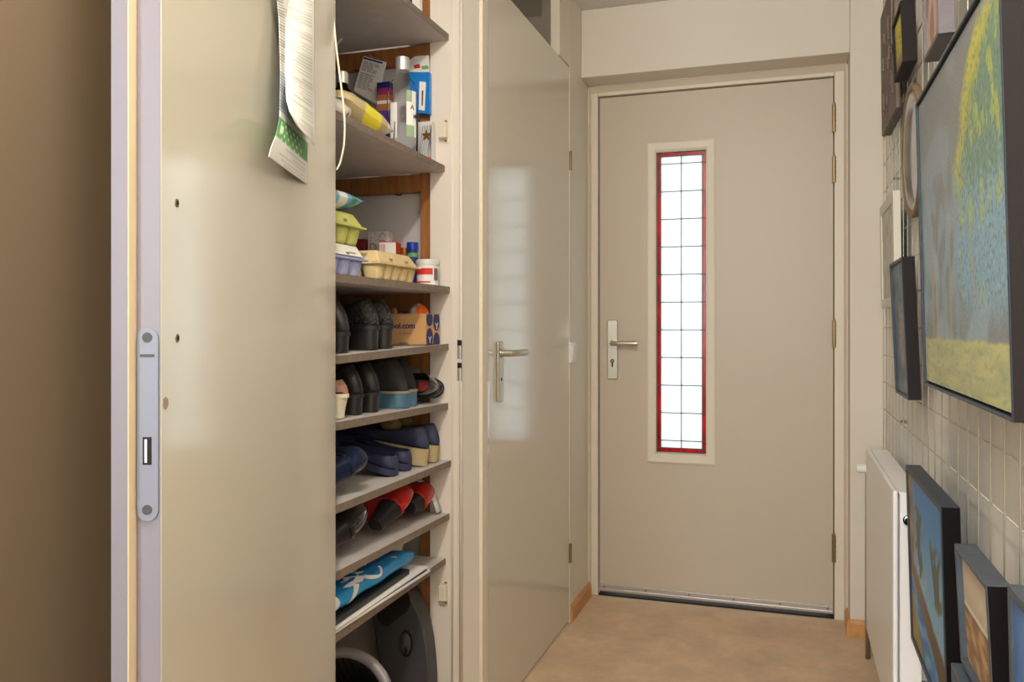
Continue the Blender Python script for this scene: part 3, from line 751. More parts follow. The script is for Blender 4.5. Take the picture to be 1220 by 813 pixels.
# shelf 5
shoe('cream_shoe','cream shoe heel with a brown-pink rim, half hidden by the closet door',None,(-.852,1.505,on(4,1.505)),ST,.24,.062,.042,.030,.045,.5,'pinkbrown','cream','cream',heel_w=.72)
shoe('court_shoe','plain black heeled shoe directly right of the cream shoe',None,(-.868,1.598,on(4,1.598)),ST,.24,.062,.036,.066,.045,.42,'black_leather','heel_black','heel_black',taper=.3)
shoe('court_shoe','plain black heeled shoe touching the boots with blue soles',None,(-.868,1.674,on(4,1.674)),ST,.24,.060,.036,.068,.045,.42,'black_leather','heel_black','heel_black',taper=.3)
shoe('ankle_boot','black suede ankle boot with a thick blue sole, the nearer of the two',None,(-.858,1.800,on(4,1.80)),ST,.26,.072,.0,.084,.07,.55,'black_suede','teal','teal',taper=.35,sole=.034)
shoe('ankle_boot','black suede ankle boot with a thick blue sole, the farther of the two',None,(-.872,1.874,on(4,1.874)),ST,.26,.062,.0,.082,.07,.55,'black_suede','teal','teal',taper=.35,sole=.034)
for k, (dz, du) in enumerate(((0,0),)):
    pass
for vv, uu in ((1.800,-.858),(1.874,-.872)):
    par = [o for o in bpy.data.objects if o.name.startswith('ankle_boot') and abs(o.location.y-vv) < .001][0]
    w = MB(); rr = []
    for i in range(21):
        f = i/20; x = .26*(.5-.5*math.cos(PI*f)); hr = math.sqrt(max(0,1-(1-min(x/.26/.14,1))**2)); y = max(.02,hr*(.72+.28*ss(.25,.68,x/.26)))*.0405*(1 if x < .2 else math.sqrt(max(0.02,1-((x-.2)/.06)**2)))
        rr.append([Vector((x-.004,-y,.034)),Vector((x-.004,y,.034)),Vector((x-.004,y,.040)),Vector((x-.004,-y,.040))])
    w.rings(rr); w.build('welt','taupe',par,bevel=.001)
# glossy black flats lying on their sides, opening to the hall
LIEOPEN = Matrix(((-1,0,0),(0,0,-1),(0,-1,0)))   # columns: x->-u, y->-z, z->-v
def lie(cols, tilt=(0,0,0)):
    m = Matrix((cols[0], cols[1], cols[2])).transposed()
    from mathutils import Euler
    return (Euler(tilt).to_matrix() @ m).to_euler()
r_open = lie(((-1,0,0),(0,0,-1),(0,-1,0)), (R(-18),0,R(14)))
r_down = lie(((-1,0,0),(0,0,1),(0,1,0)), (0,0,0))
s1 = shoe('flat_shoe','glossy black flat lying on its side showing a red inner label',None,(-.850,1.966,on(4,1.96)+.040),r_open,.24,.072,0,.052,.05,.42,'black_patent','heel_black','heel_black',sole=.004,lining='case_dark')
MB().box(.02,.05,-.012,.012,.0105,.0115).build('inner_label','redlabel',s1)
s2 = shoe('flat_shoe','glossy black flat leaning on the closet jamb behind the one with the red label',None,(-.846,1.988,on(4,1.96)+.036),lie(((-1,0,0),(0,0,-1),(0,-1,0)), (R(-4),0,R(2))),.24,.070,0,.022,.04,.42,'black_patent','heel_black','heel_black',sole=.004)
# shelf 6
shoe('slip_on_shoe','low navy slip-on shoe, the one nearer the rolled navy heel',None,(-.862,1.745,on(5,1.745)),(0,R(-15),PI),.25,.074,0,.032,.022,.62,'navy','navy','navy',sole=.012)
shoe('slip_on_shoe','low navy slip-on shoe next to the khaki-soled sneakers',None,(-.864,1.822,on(5,1.822)),(0,R(-15),PI),.25,.074,0,.032,.022,.62,'navy','navy','navy',sole=.012)
for vv, lab in ((1.892,'left one of the pair'),(1.957,'right one, against the closet jamb')):
    s = shoe('sneaker','navy canvas sneaker with a high khaki sole, '+lab,None,(-.852,vv,on(5,vv)),(0,R(-8),PI),.26,.062,0,.054,.03,.6,'navy','khaki','khaki',sole=.040,taper=.2)
    w = MB(); w.ball((.11,0,.085),.03,.02,.018); w.build('tongue','olive',s,smooth=True)
s = shoe('high_heel','glossy navy heeled shoe lying on its side with the heel pointing at the viewer',None,(-.868,1.425,on(5,1.45)+.033),lie(((-1,0,0),(0,0,1),(0,1,0)),(R(16),R(0),R(-20))),.24,.074,.085,.050,.04,.55,'navy_gloss','navy_gloss','navy_gloss',heel_w=.92,heel_len=.25)
# shelf 7
shoe('black_boot','shiny black patent boot lying on its side, nearest the closet door',None,(-.868,1.47,on(6,1.46)+.034),lie(((-1,0,0),(0,0,1),(0,1,0)),(R(18),0,R(-14))),.25,.076,.06,.085,.07,.5,'black_patent','heel_black','heel_black',heel_w=.55,heel_len=.2,taper=.2)
shoe('red_heel','red patent shoe lying on its side with its black heel showing',None,(-.858,1.685,on(6,1.69)+.030),lie(((-1,0,0),(0,0,1),(0,1,0)),(R(24),0,R(-10))),.25,.072,.066,.066,.055,.55,'red_patent','red_patent','heel_black',heel_w=.6,heel_len=.24)
shoe('red_heel','red patent shoe lying deepest in the corner, its round back facing out',None,(-.858,1.865,on(6,1.87)+.036),lie(((-1,0,0),(0,0,1),(0,1,0)),(R(14),0,R(-6))),.25,.076,.03,.065,.055,.5,'red_patent','red_patent','heel_black',heel_w=.6,heel_len=.24)
# white curved plastic sheet behind the red shoes
w = MB(); pts = []
for k in range(15):
    a = k/14; uu = -1.02+.165*a; zz_ = on(6,1.98)+.004+.118*math.cos(a*PI/2)**.6
    pts.append((uu, zz_))
w.rings([[Vector((u_,1.965,z_)),Vector((u_,1.996,z_))] for u_, z_ in pts], cap=False, closed=False)
tag(w.build('plastic_sheet','white_sheet',smooth=True,solid=.0015),'curved white plastic sheet standing behind the red shoes','plastic sheet')

# ------------------------------------------------------------------ shelf 8: bag, folder, papers, tin
z8 = lambda v: on(7, v)
t = thing('paper_stack','stack of white magazines and papers under the blue bag on the lowest shelf','magazines',(-.84,1.62,z8(1.62)), (R(.6),0,0))
rnd = random.Random(9)
for k in range(5):
    dx = rnd.uniform(-.012,.004); a = rnd.uniform(-.03,.03); w = MB(); w.box(-.26+dx, .0+dx, -.36, .255+rnd.uniform(-.03,.02), .0005+k*.0022, .0022+k*.0022)
    q = w.build('magazine', 'paper' if k != 3 else 'print_navy', t, (0,0,0), (0,0,a))
w = MB(); w.box(-.28,-.012,-.36,.19,.0118,.0245); t2 = w.build('document_folder','case_dark',None,(-.84,1.62,z8(1.62)),(R(.6),0,.02),bevel=.004); tag(t2,'dark folder between the blue bag and the white papers','folder')
# bag: folded slab with a soft rounded front
def bagpos(a, b):
    v = -.36+.585*a; # along the shelf
    # b 0..1: from under the front edge, over the round front, to the back
    r = .017
    if b < .25:
        th = -PI/2+PI*(b/.25); u_ = -.035+r*math.cos(th); z_ = .0265+r+r*math.sin(th)
    else: u_ = -.035-(b-.25)/.75*.27; z_ = .0265+2*r+.006*math.sin((b-.25)*6+a*3)
    u_ += .008*N(a*5,b*2)-.02*ss(.9,1,a)*ss(.25,0,b); z_ += .004+.003*N(a*9,b*7)-.010*ss(.93,1,a)
    return (u_, v, z_)
def bagcol(a, b):
    c = mix((0,96,180),(0,150,214),ss(.42,.1,b)); return c
t = thing('shopping_bag','shiny blue folded shopping bag with white lettering on the lowest shelf','bag',(-.84,1.62,z8(1.62)),(R(.6),0,.0))
bag = painted('bag_body', 60, 60, bagpos, bagcol, 'glossprint', t, solid=.002)
def strip(pts, wd_, name):
    # a white printed line following the bag surface
    me = bpy.data.meshes.new(name); vs = []; fs = []
    pp = smooth_pts([(p[0],p[1],p[2] if len(p) > 2 else wd_) for p in pts], 8)
    for i, p in enumerate(pp):
        q = pp[min(i+1,len(pp)-1)]-pp[max(i-1,0)]; n_ = Vector((-q.y*.3, q.x*.6,0)); n_ = Vector((-q.y, q.x, 0)); n_.normalize()
        for s_ in (-1,1):
            aa = p.x+n_.x*s_*p.z*.38; bb = p.y+n_.y*s_*p.z*.62
            P = Vector(bagpos(aa, bb)); e1 = Vector(bagpos(aa+.01,bb))-P; e2 = Vector(bagpos(aa,bb+.01))-P; nn = e1.cross(e2).normalized()
            if nn.z < 0 and bb > .3: nn = -nn
            if bb <= .3 and nn.x < 0: nn = -nn
            vs.append(P+nn*.0018)
    for i in range(len(pp)-1): fs.append((2*i,2*i+1,2*i+3,2*i+2))
    me.from_pydata(vs, [], fs); me.materials.append(M['white_plastic']); o = bpy.data.objects.new(name, me); COL.objects.link(o); o.parent = bag; return o
strip([(.86,.20),(.80,.30),(.74,.38),(.60,.46),(.45,.55),(.40,.6)], .012, 'white_stripe')
strip([(.36,.06),(.37,.14),(.34,.24),(.27,.34),(.2,.40)], .035, 'white_stripe')
strip([(.72,.22,.02),(.68,.36,.05),(.60,.34,.04),(.61,.20,.04),(.68,.15,.02),(.72,.22,.02)], .03, 'letter_loop')
strip([(.63,.30,.04),(.56,.22,.05),(.50,.30,.05),(.53,.40,.03),(.60,.48,.01)], .04, 'letter_stroke')
strip([(.52,.20,.05),(.47,.10,.04),(.44,.06,.03)], .04, 'letter_stroke')
strip([(.55,.24,.05),(.47,.24,.05),(.42,.34,.05),(.47,.44,.02)], .04, 'letter_stroke')
vt = 1.93
w = MB(); w.lathe([(.02,0),(.0205,.002),(.0205,.044),(.019,.046),(.0175,.045)], n=28); tt = thing('tin','small tin behind the blue bag on the lowest shelf','tin',(-.955,vt,z8(vt))); w.build('tin_body','cap',tt,smooth=True,bevel=.0005)
MB().lathe([(.0208,.036),(.0208,.0465)], n=28).build('tin_lid','catch',tt)

# ------------------------------------------------------------------ shelf 4: cardboard box
v0, v1, u0, u1 = 1.886, 1.972, -.99, -.850
zb4 = on(3,1.88); hb = 1.163-zb4
t = thing('cardboard_box','open cardboard box with blue ovals and dark lettering beside the black shoes','box',(u1,v0,zb4),(R(.6),0,0))
w = MB(); dU = u0-u1; dV = v1-v0
w.box(dU,0,0,.002,0,hb); w.box(dU,0,dV-.002,dV,0,hb); w.box(dU,dU+.002,.002,dV-.002,0,hb); w.box(-.002,0,.002,dV-.002,0,hb); w.box(dU,0,0,dV,0,.002)
w.build('box_body','cardboard',t)
tx = text('bol.com', .020, 'lettering', 'print_navy', t, (-.0935,-.0006,.041), (PI/2,0,0), bold=.0004)
text('de winkel van', .0065, 'small_lettering', 'taupe', t, (-.072,-.0006,.027), (PI/2,0,0))
MB().box(-.072,-.048,-.0008,0,.002,.006).build('hand_slot','shelf_edge',t)
w = MB()
def oval(w, y, z, ry, rz):
    poly = [(y+ry*math.cos(2*PI*k/20), z+rz*math.sin(2*PI*k/20)) for k in range(20)]
    poly = [(min(max(p[0],.003),dV-.001), min(max(p[1],.001),hb-.001)) for p in poly]
    w.prism(poly, lambda p: Vector((0,p[0],p[1])), lambda p: Vector((.0008,p[0],p[1])))
for (y, z, ry, rz) in ((.022,.064,.019,.018),(.022,.018,.019,.024),(.064,.058,.019,.024),(.064,.008,.019,.022)): oval(w,y,z,ry,rz)
ov = w.build('printed_ovals','print_navy',t)
w = MB()
for (y, z) in ((.022,.018),(.064,.052)):
    for a, b in (((-.008,.002),(0,-.006)),((0,-.006),(.008,.002)),((0,-.006),(0,-.014))):
        w.tube([Vector((.0012,y+a[0],z+a[1])),Vector((.0012,y+b[0],z+b[1]))],.0008,5)
w.build('printed_marks','white_plastic',ov)
def lump(name, label, cat, px, u, py0, wpx, hm, colf, rz=.6):
    v = v_at(px, u); Z = dep(u, v); r = wpx*Z/2000; zt = z_at(py0, u, v)
    t = thing(name, label, cat, (u, v, zt-hm))
    painted('shell', 32, 24, lambda a, b: (r*math.sin(PI*b)*math.cos(2*PI*a), r*math.sin(PI*b)*math.sin(2*PI*a), hm/2-hm/2*math.cos(PI*b)), colf, 'glossprint', t)
    return t
def col_or(a, b):
    c = (240,100,30) if b > .2 else (200,40,20)
    k = N(a*10, b*5, 2)
    if .45 < a < .85 and k > -.05: c = (150,160,165) if k < .15 else (216,212,204)
    if .42 < a < .5: c = (190,30,30)
    return c
lump('tub','round orange tub with grey and white print standing in the cardboard box','tub',498.5,-.895,361.5,28,.088,col_or)
lump('tin','small yellow-brown tin peeping over the left end of the cardboard box','tin',470,-.955,366.5,12,.085,lambda a,b: mix((176,120,60),(220,190,150),ss(-.2,.2,N(a*12,b*8))))

# ------------------------------------------------------------------ shelf 3: egg cartons and groceries
def egg_carton(label, m, loc, L, W, H, cups, rot=(0,0,0), labelstrip=None):
    """long side along y, front (+x) towards the hall; origin front near bottom corner"""
    t = thing('egg_carton', label, 'egg carton', loc, rot, 'egg cartons')
    base = H*.52; w = MB(); cw_ = L/cups
    for r_ in range(2):
        for k in range(cups):
            cy = cw_*(k+.5); cx = -W*(.25+.5*r_)
            rr = []
            for q in range(6):
                f = q/5; s_ = .66+.34*f**.8; hx_, hy_ = W*.245*s_, cw_*.49*s_
                rr.append([Vector((cx+hx_*(abs(math.cos(a))**.6)*(1 if math.cos(a) > 0 else -1), cy+hy_*(abs(math.sin(a))**.6)*(1 if math.sin(a) > 0 else -1), base*f)) for a in [2*PI*j/20+.001 for j in range(20)]])
            w.rings(rr)
    w.build('tray', m, t, smooth=True)
    w = MB(); w.box(-W-.006,.006,-.006,L+.006,base,base+.004); w.build('rim',m,t,bevel=.0015)
    w = MB(); ins = .016
    lo = [(-W-.001,-.001),(.001,-.001),(.001,L+.001),(-W-.001,L+.001)]; hi = [(-W+ins,ins),(-ins,ins),(-ins,L-ins),(-W+ins,L-ins)]
    w.hexa([(x,y,base+.004) for x,y in lo]+[(x,y,H) for x,y in hi]); w.build('lid',m,t,bevel=.004,seg=3)
    for k in (1, 3):
        w = MB(); w.box(-.006,.0012,cw_*k+cw_*.38,cw_*k+cw_*.55,base+.010,base+.015)
        w.build('latch','taupe',t)
    if labelstrip:
        w = MB(); e = .0008
        y0_, y1_ = L*.30, L-.014
        w.hexa([(.0005+e,y0_,base+.008),(.0005+e+.0006,y0_,base+.008),(.0005+e+.0006,y1_,base+.008),(.0005+e,y1_,base+.008),(-ins+.001+e,y0_,H-.001),(-ins+.0016+e,y0_,H-.001),(-ins+.0016+e,y1_,H-.001),(-ins+.001+e,y1_,H-.001)])
        lb = w.build('paper_label',labelstrip,t)
        w = MB()
        for k in range(8): 
            y = y1_-.05+k*.0035; w.hexa([(.0012+e-.004,y,base+.013),(.002+e-.004,y,base+.013),(.002+e-.004,y+.002,base+.013),(.0012+e-.004,y+.002,base+.013),(-ins+.005+e,y,H-.008),(-ins+.0058+e,y,H-.008),(-ins+.0058+e,y+.002,H-.008),(-ins+.005+e,y+.002,H-.008)])
        w.build('barcode','print_black',lb)
    return t
z3 = on(2,1.6)
egg_carton('lilac egg carton with white paper label, bottom of the stack','carton_lilac',(-.868,1.37,z3),.24,.105,.067,5,labelstrip='paper')
egg_carton('yellow-green egg carton on top of the lilac one','carton_green',(-.870,1.365,z3+.0675),.24,.105,.068,5)
egg_carton('beige egg carton between the lilac carton and the white tub','carton_beige',(-.858,1.657,z3),.20,.10,.066,5)
# blue packet
def pillow(name, label, cat, c, sx, sy, sz, colf, rot=(0,0,0), m='glossprint'):
    t = thing(name, label, cat, c, rot)
    def f(a, b, s_):
        x, y = 2*a-1, 2*b-1; h = ((1-abs(x)**2.2)*(1-abs(y)**4))**.55; return (sx*x*(1-.06*(1-abs(y))), sy*y, s_*sz*h*(1+.08*N(a*7,b*7,s_))+.0)
    painted('wrapper', 30, 30, lambda a,b: f(a,b,1), colf, m, t); painted('wrapper_underside', 30, 30, lambda a,b: f(a,b,-1), colf, m, t)
    for s_ in (-1,1):
        w = MB(); w.box(-sx*.96,sx*.96,min(s_*sy*.99,s_*(sy+.01)),max(s_*sy*.99,s_*(sy+.01)),-.0005,.0005)
        w.build('sealed_end','bluepack' if 'blue' in label else 'yellowish' if False else 'white_plastic',t)
    return t
def bluecol(a, b):
    c = mix((60,130,176),(130,180,210),ss(-.3,.3,N(a*5,b*5)))
    if .52 < b < .70 and a > .45: c = (226,230,232)
    if .78 < b < .88 and a > .4: c = (60,140,110)
    return c
pillow('food_packet','light blue plastic packet lying on top of the egg cartons','packet',(-.912,1.50,z3+.1355+.022),.048,.095,.021,bluecol,(R(1),R(-4),0))
# pot
v = v_at(509.5,-.872); zt = on(2,v)
t = thing('plastic_pot','white plastic pot with red label next to the closet jamb','pot',(-.872,v,zt))
MB().lathe([(.0262,0),(.0272,.002),(.0285,.052),(.0285,.053)],n=36).build('pot_body','white_plastic',t,smooth=False)
MB().lathe([(.0298,.050),(.0302,.052),(.0302,.060),(.029,.0645),(.0,.0645)],n=36,cap=False).build('pot_lid','white_sheet',t)
def arc(w, r, a0_, a1_, z0_, z1_, n=14, dr=.0005):
    w.rings([[Vector((rr_*math.cos(a0_+(a1_-a0_)*k/n), rr_*math.sin(a0_+(a1_-a0_)*k/n), z_)) for rr_, z_ in ((r,z0_),(r+dr,z0_),(r+dr,z1_),(r,z1_))] for k in range(n+1)])
w = MB(); va = math.atan2(-v, .872)   # toward the camera
arc(w,.0282,va-1.3,va+.45,.026,.042); lb = w.build('red_label','red',t)
w = MB(); arc(w,.0276,va-1.3,va+.25,.006,.0095); w.build('red_line','red',t)
w = MB(); arc(w,.0282,va+.6,va+1.1,.012,.042); w.build('barcode','frame_grey',t)
text('elli',.0145,'lettering','white_plastic',t,(.0290*math.cos(va-.1)-.012*math.sin(-va)*0-.014,.0290*math.sin(va)-.0006,.0295),(PI/2,0,.45),bold=.0003)
# blue jar
v = 1.958; u = u_at(491.5, v); zt = on(2,v); Hj = z_at(289,u,v)-zt
t = thing('spice_jar','dark blue jar with blue lid in front of the wooden batten','jar',(u,v,zt))
MB().lathe([(.0125,0),(.0138,.003),(.0138,Hj-.02),(.012,Hj-.018)],n=28).build('jar_body','dkblue',t,smooth=False)
MB().lathe([(.0148,Hj-.021),(.0152,Hj-.019),(.0152,Hj-.002),(.014,Hj),(0,Hj)],n=28,cap=False).build('jar_lid','blue_plastic',t)
w = MB(); arc(w,.0139,va-1,va+1,Hj-.038,Hj-.028); w.build('jar_label','green',t)
v = 1.975; u = u_at(482, v)
t = thing('spice_jar','little dark jar with yellow lid beside the red box','jar',(u,v,on(2,v)))
MB().lathe([(.010,0),(.011,.002),(.011,.082),(.009,.086)],n=20).build('jar_body','rust',t); MB().lathe([(.010,.086),(.010,.100),(0,.100)],n=20,cap=False).build('jar_lid','gold',t)
# red box, rotated carton
v = 1.93; u = u_at(472, v); Hb = z_at(288,u,v)-on(2,v)
t = thing('medicine_box','small box with white front and red end behind the beige egg carton','box',(u,v,on(2,v)),(0,0,R(8)))
MB().box(-.045,0,0,.04,0,Hb).build('box_body','red',t,bevel=.001)
MB().box(-.0445,-.001,-.0006,0,.002,Hb-.002).build('front_print','pinkpaper' if False else 'paper',t)
w = MB()
for k in range(7): w.box(-.042+k*.002,-.0412+k*.002,-.001,-.0006,Hb-.03,Hb-.006)
w.build('barcode','redlabel',t)
MB().box(0,.0006,.008,.03,Hb-.028,Hb-.014).build('yellow_print','gold',t)
v = 1.95; u = u_at(462, v); Hb = z_at(276,u,v)-on(2,v)
t = thing('tea_packet','upright cream packet with brown lettering behind the egg cartons','packet',(u,v,on(2,v)),(0,0,R(4)))
MB().box(-.056,0,0,.035,0,Hb).build('packet_body','shelf_face',t,bevel=.002)
text('D',.03,'lettering','pinkbrown',t,(-.052,-.0006,Hb-.05),(PI/2,0,0))
w = MB(); rnd = random.Random(5)
for k in range(14):
    x = -.05+.044*rnd.random(); z = Hb-.028+.024*rnd.random(); w.box(x,x+.004,-.0006,0,z,z+.0025)
w.build('small_print','pinkbrown',t)
text('om',.02,'lettering_low','pinkbrown',t,(-.035,-.0006,Hb-.055),(PI/2,0,0))
v = 1.93; u = u_at(433.5, v)
MBt = thing('dark_red_box','dark red box standing behind the lilac egg carton','box',(u,v,on(2,v)))
MB().box(-.05,0,0,.05,0,.122).build('box_body',mat('maroon',rgb(90,26,24),.5),MBt,bevel=.001); MB().box(-.046,-.004,-.0006,0,.02,.03).build('printed_band','pinkbrown',MBt)
# wire on the panel
v = 2.03; cp = [(u_at(px,v),v-.004,z_at(py,u_at(px,v),v)) for px,py in ((461,232),(463,229),(468,230),(472,232),(477,233),(480,231),(481,229))]
tag(MB().tube(smooth_pts(cp),.0016,6).build('wire','dark',smooth=True),'short dark wire hanging on the closet wall above the egg cartons','wire')

# ------------------------------------------------------------------ shelf 2: bottles and packets
def z2(v): return on(1, v)
v = v_at(479.5,-.895); zt = z2(v); Z = dep(-.895,v); r = .0375; Hb = z_at(69,-.895,v)-zt
t = thing('gin_bottle','clear glass bottle with silver cap and green and white label','bottle',(-.895,v,zt))
pr = [(.0,0),(r*.9,0),(r,.004),(r,Hb*.60),(r*.96,Hb*.66),(r*.75,Hb*.74),(r*.45,Hb*.79),(r*.36,Hb*.83),(r*.36,Hb*.90)]
w = MB(); w.lathe(pr, n=40, cap=False); pass
w.build('bottle_glass','glass',t,smooth=True)
MB().lathe([(r*.42,Hb*.865),(r*.44,Hb*.87),(r*.44,Hb*.995),(r*.40,Hb),(0,Hb)],n=28,cap=False).build('bottle_cap','cap',t)
MB().lathe([(r*.46,Hb*.862),(r*.46,Hb*.872)],n=28).build('cap_ring','cap',t)
va2 = math.atan2(-v,.895)
w = MB(); arc(w,r+.0002,va2+.25,va2+1.0,.035,.145); gl = w.build('front_label','white_plastic',t)
w = MB(); arc(w,r+.0008,va2+.25,va2+.62,.118,.145); w.build('green_print','pale_green',gl); w = MB(); arc(w,r+.0008,va2+.25,va2+.8,.035,.062); w.build('green_print','pale_green',gl)
w = MB(); arc(w,r+.0002,va2-.85,va2-.35,.03,.115); w.build('back_label','paper',t)
aa = va2+.42
text('BOR',.0125,'lettering','print_black',gl,((r+.0012)*math.cos(aa)-.002,(r+.0012)*math.sin(aa)-.001,.080),(PI/2,0,aa+PI/2+.12),bold=.0003)
text('A',.016,'letter','print_navy',gl,((r+.0012)*math.cos(aa+.12)-.001,(r+.0012)*math.sin(aa+.12)-.001,.100),(PI/2,0,aa+PI/2+.12))
# brown bottle
u = -.99; v = v_at(408,u); zt = z2(v); Hb = z_at(86,u,v)-zt
t = thing('brown_bottle','brown bottle with silver cap partly hidden by the closet door','bottle',(u,v,zt))
r = .036
MB().lathe([(0,0),(r,0),(r,Hb*.55),(r*.9,Hb*.66),(r*.4,Hb*.78),(r*.32,Hb*.86),(0,Hb*.86)],n=32,cap=False).build('bottle_glass','brown_glass',t,smooth=True)
MB().lathe([(r*.35,Hb*.84),(r*.36,Hb*.85),(r*.36,Hb*.99),(r*.3,Hb),(0,Hb)],n=24,cap=False).build('bottle_cap','cap',t)
# yellow packet
def yelcol(a, b):
    if b > .86: return (206,198,184)
    if a < .5 : return mix((206,198,60),(226,214,70),N(a*9,b*9)+.5) if b > .3 else (200,180,120)
    c = (232,220,50) if b+.4*(a-.5) > .55 else (196,178,132)
    if b > .72 and a > .55: c = (192,170,124)
    if .25 < b < .45 and .6 < a < .8: c = (110,130,140)
    return c
u = -.888; v = v_at(425,u)
pillow('snack_packet','yellow and beige plastic food packet lying at the shelf edge','packet',(u,v+.0,z2(v)+.034),.040,.105,.030,yelcol,(R(-5),R(12),0))
u = -.882; v = v_at(403,u)
t = thing('crumpled_bag','crumpled white plastic bag next to the yellow packet','bag',(u,v,z2(v)+.02))
painted('bag_film',24,18,lambda a,b:((.026+.006*N(a*6,b*5))*math.sin(PI*b)*math.cos(2*PI*a),(.035+.008*N(a*5,b*6))*math.sin(PI*b)*math.sin(2*PI*a),-.022*math.cos(PI*b)+.006*N(a*5,b*5,3)),lambda a,b:(206,200,190),'glossprint',t)
# glass jar
u = -.905; v = v_at(459,u)
t = thing('glass_tumbler','clear plastic cup between the yellow packet and the clear bottle','cup',(u,v,z2(v)))
w = MB(); w.lathe([(0,.002),(.018,.002),(.022,.06),(.0235,.06),(.0195,0),(0,0)],n=28,cap=False); w.build('cup_wall','glass',t,smooth=False)
# hanging notice card on the batten (front at v = 2.010)
def card(name, label, cat, pts, v, thick, m, extra=None):
    P = [Vector((u_at(px,v), v, z_at(py,u_at(px,v),v))) for px, py in pts]; c = sum(P, Vector())/len(P)
    t = thing(name, label, cat, c)
    w = MB(); w.rings([[p-c for p in P],[p-c+Vector((0,thick,0)) for p in P]]); w.build('card', m, t, bevel=.0004)
    return t, c
v = 1.995
t, c = card('hanging_booklet','white instruction booklet with blue bar hanging from a nail on the batten','booklet',[(433,66.5),(459.5,74),(448,124),(421,108.5)],v,.006,'paper')
def cardquad(t, c, pts, v, m, name, dy=.0006):
    P = [Vector((u_at(px,v), v-dy, z_at(py,u_at(px,v),v)))-c for px, py in pts]; w = MB(); w.rings([P,[p+Vector((0,dy,0)) for p in P]]); return w.build(name,m,t)
cardquad(t,c,[(433.5,68),(456,74.2),(455.5,76.2),(433,70)],v,'blue_plastic','blue_bar')
w = MB(); rnd = random.Random(2)
for k in range(17):
    if k in (6,): continue
    f = .15+k*.045; a = Vector((433-12*f+2.5, 0, 66.5+42*f)); L_ = 20*(.6+.4*rnd.random())
    for q in range(3):
        x0_, x1_ = a.x+L_*q/3, a.x+L_*(q+.8)/3
        y0_, y1_ = a.z+.30*(x0_-a.x), a.z+.30*(x1_-a.x)
        P = [Vector((u_at(x,v), v-.0005, z_at(y,u_at(x,v),v)))-c for x,y in ((x0_,y0_),(x1_,y1_),(x1_,y1_+.7),(x0_,y0_+.7))]
        w.rings([P,[p+Vector((0,.0005,0)) for p in P]])
w.build('printed_lines','frame_grey',t)
P = Vector((u_at(442,v),v,z_at(67,u_at(442,v),v)))-c
MB().cyl(P+Vector((0,-.006,0)),P+Vector((0,.012,0)),.0012,n=8).build('nail','steel',t)
# blue packaging hung on the batten
v = 1.985
t, c = card('blue_packet','blue flat packet with clear hanging top on the batten behind the clear bottle','packet',[(487,86),(492,82),(510,84),(512.0,87),(512.0,136),(490,134)],v,.012,'bluepack')
cardquad(t,c,[(486,73),(495,67),(511,66),(512,86),(488,86)],v,'white_sheet','hanging_top')
q = cardquad(t,c,[(500,97),(507.5,98),(506,132),(499,131)],v,'paper','white_label',.001)
cardquad(t,c,[(503,108),(504.5,108),(504,126),(502.5,126)],v,'case_dark','label_text',.0016)
cardquad(t,c,[(493,78),(500,76),(501,81),(494,82)],v,'redlabel','red_fruit',.001); cardquad(t,c,[(502,79),(510,78),(511,82),(503,83)],v,'green','green_fruit',.001)
# striped box behind (blue, magenta, rust, purple)
v = 1.97; ua, ub = u_at(449,v), u_at(464,v); zt = z2(v)
t = thing('striped_box','box with magenta, brown and purple bands behind the clear bottle','box',(ub,v,zt))
zt_ = [z_at(py,ub,v)-zt for py in (133,131,123,119,112,104,97)]
cols = ['purple','rust','shelf_face','rust','magenta','dkblue']
zt_[0] = .0
for k in range(6): MB().box(ua-ub,0,0,.02,max(zt_[k],0),zt_[k+1]).build('colour_band',cols[k],t)
# gift bag with a gold star, right
v = 1.975; ua = u_at(497,v); ub = u_at(514.5,v); zt = z2(v); h_ = z_at(144,ub,v)-zt
t = thing('gift_box','silver striped gift box with a gold star at the right end of the bottle shelf','gift box',(ub,v,zt))
MB().box(ua-ub,0,0,.022,0,h_).build('box_body','white_sheet',t,bevel=.001)
w = MB()
for k in range(9):
    x = ua-ub+.002+k*.0045; w.hexa([(x,-.0006,.001),(x+.0016,-.0006,.001),(x+.0016,0,.001),(x,0,.001),(min(x+.014,-.003),-.0006,h_*.9),(min(x+.0155,-.001),-.0006,h_*.9),(min(x+.0155,-.001),0,h_*.9),(min(x+.014,-.003),0,h_*.9)])
w.build('silver_stripes','frame_grey',t)
sx_, sz_ = u_at(508.5,v)-ub, z_at(161,ub,v)-zt
poly = [((.014 if k%2==0 else .006)*math.cos(PI/2+k*PI/5), (.014 if k%2==0 else .006)*math.sin(PI/2+k*PI/5)) for k in range(10)]
w = MB(); w.prism(poly, lambda p: Vector((sx_+p[0],-.004,sz_+p[1])), lambda p: Vector((sx_+p[0],-.0005,sz_+p[1]))); w.build('gold_star','gold',t)
cardq = MB().box(-.008,-.001,-.001,0,.004,.018).build('orange_print','orange',t)
# box above on the top shelf
v = 1.97; ua, ub = u_at(486,v), u_at(499.5,v); zt = on(0,v)
t = thing('white_box','white carton standing on the topmost closet shelf','box',(ub,v,zt))
MB().box(ua-ub,0,0,.02,0,.16).build('box_body','paper',t,bevel=.001); MB().box(ua-ub+.004,ua-ub+.012,-.0006,0,.02,.10).build('blue_print','print_navy',t)
# water pipe under top shelf at the left
w = MB(); pp = [(u_at(px,1.9),1.9,z_at(py,u_at(px,1.9),1.9)) for px,py in ((396,64),(399,58),(403,50),(407,45),(404,40),(399,41))]
tag(w.tube(smooth_pts(pp),.004,8).build('plastic_tube','white_sheet',smooth=True),'pale plastic tube end under the topmost closet shelf','tube')

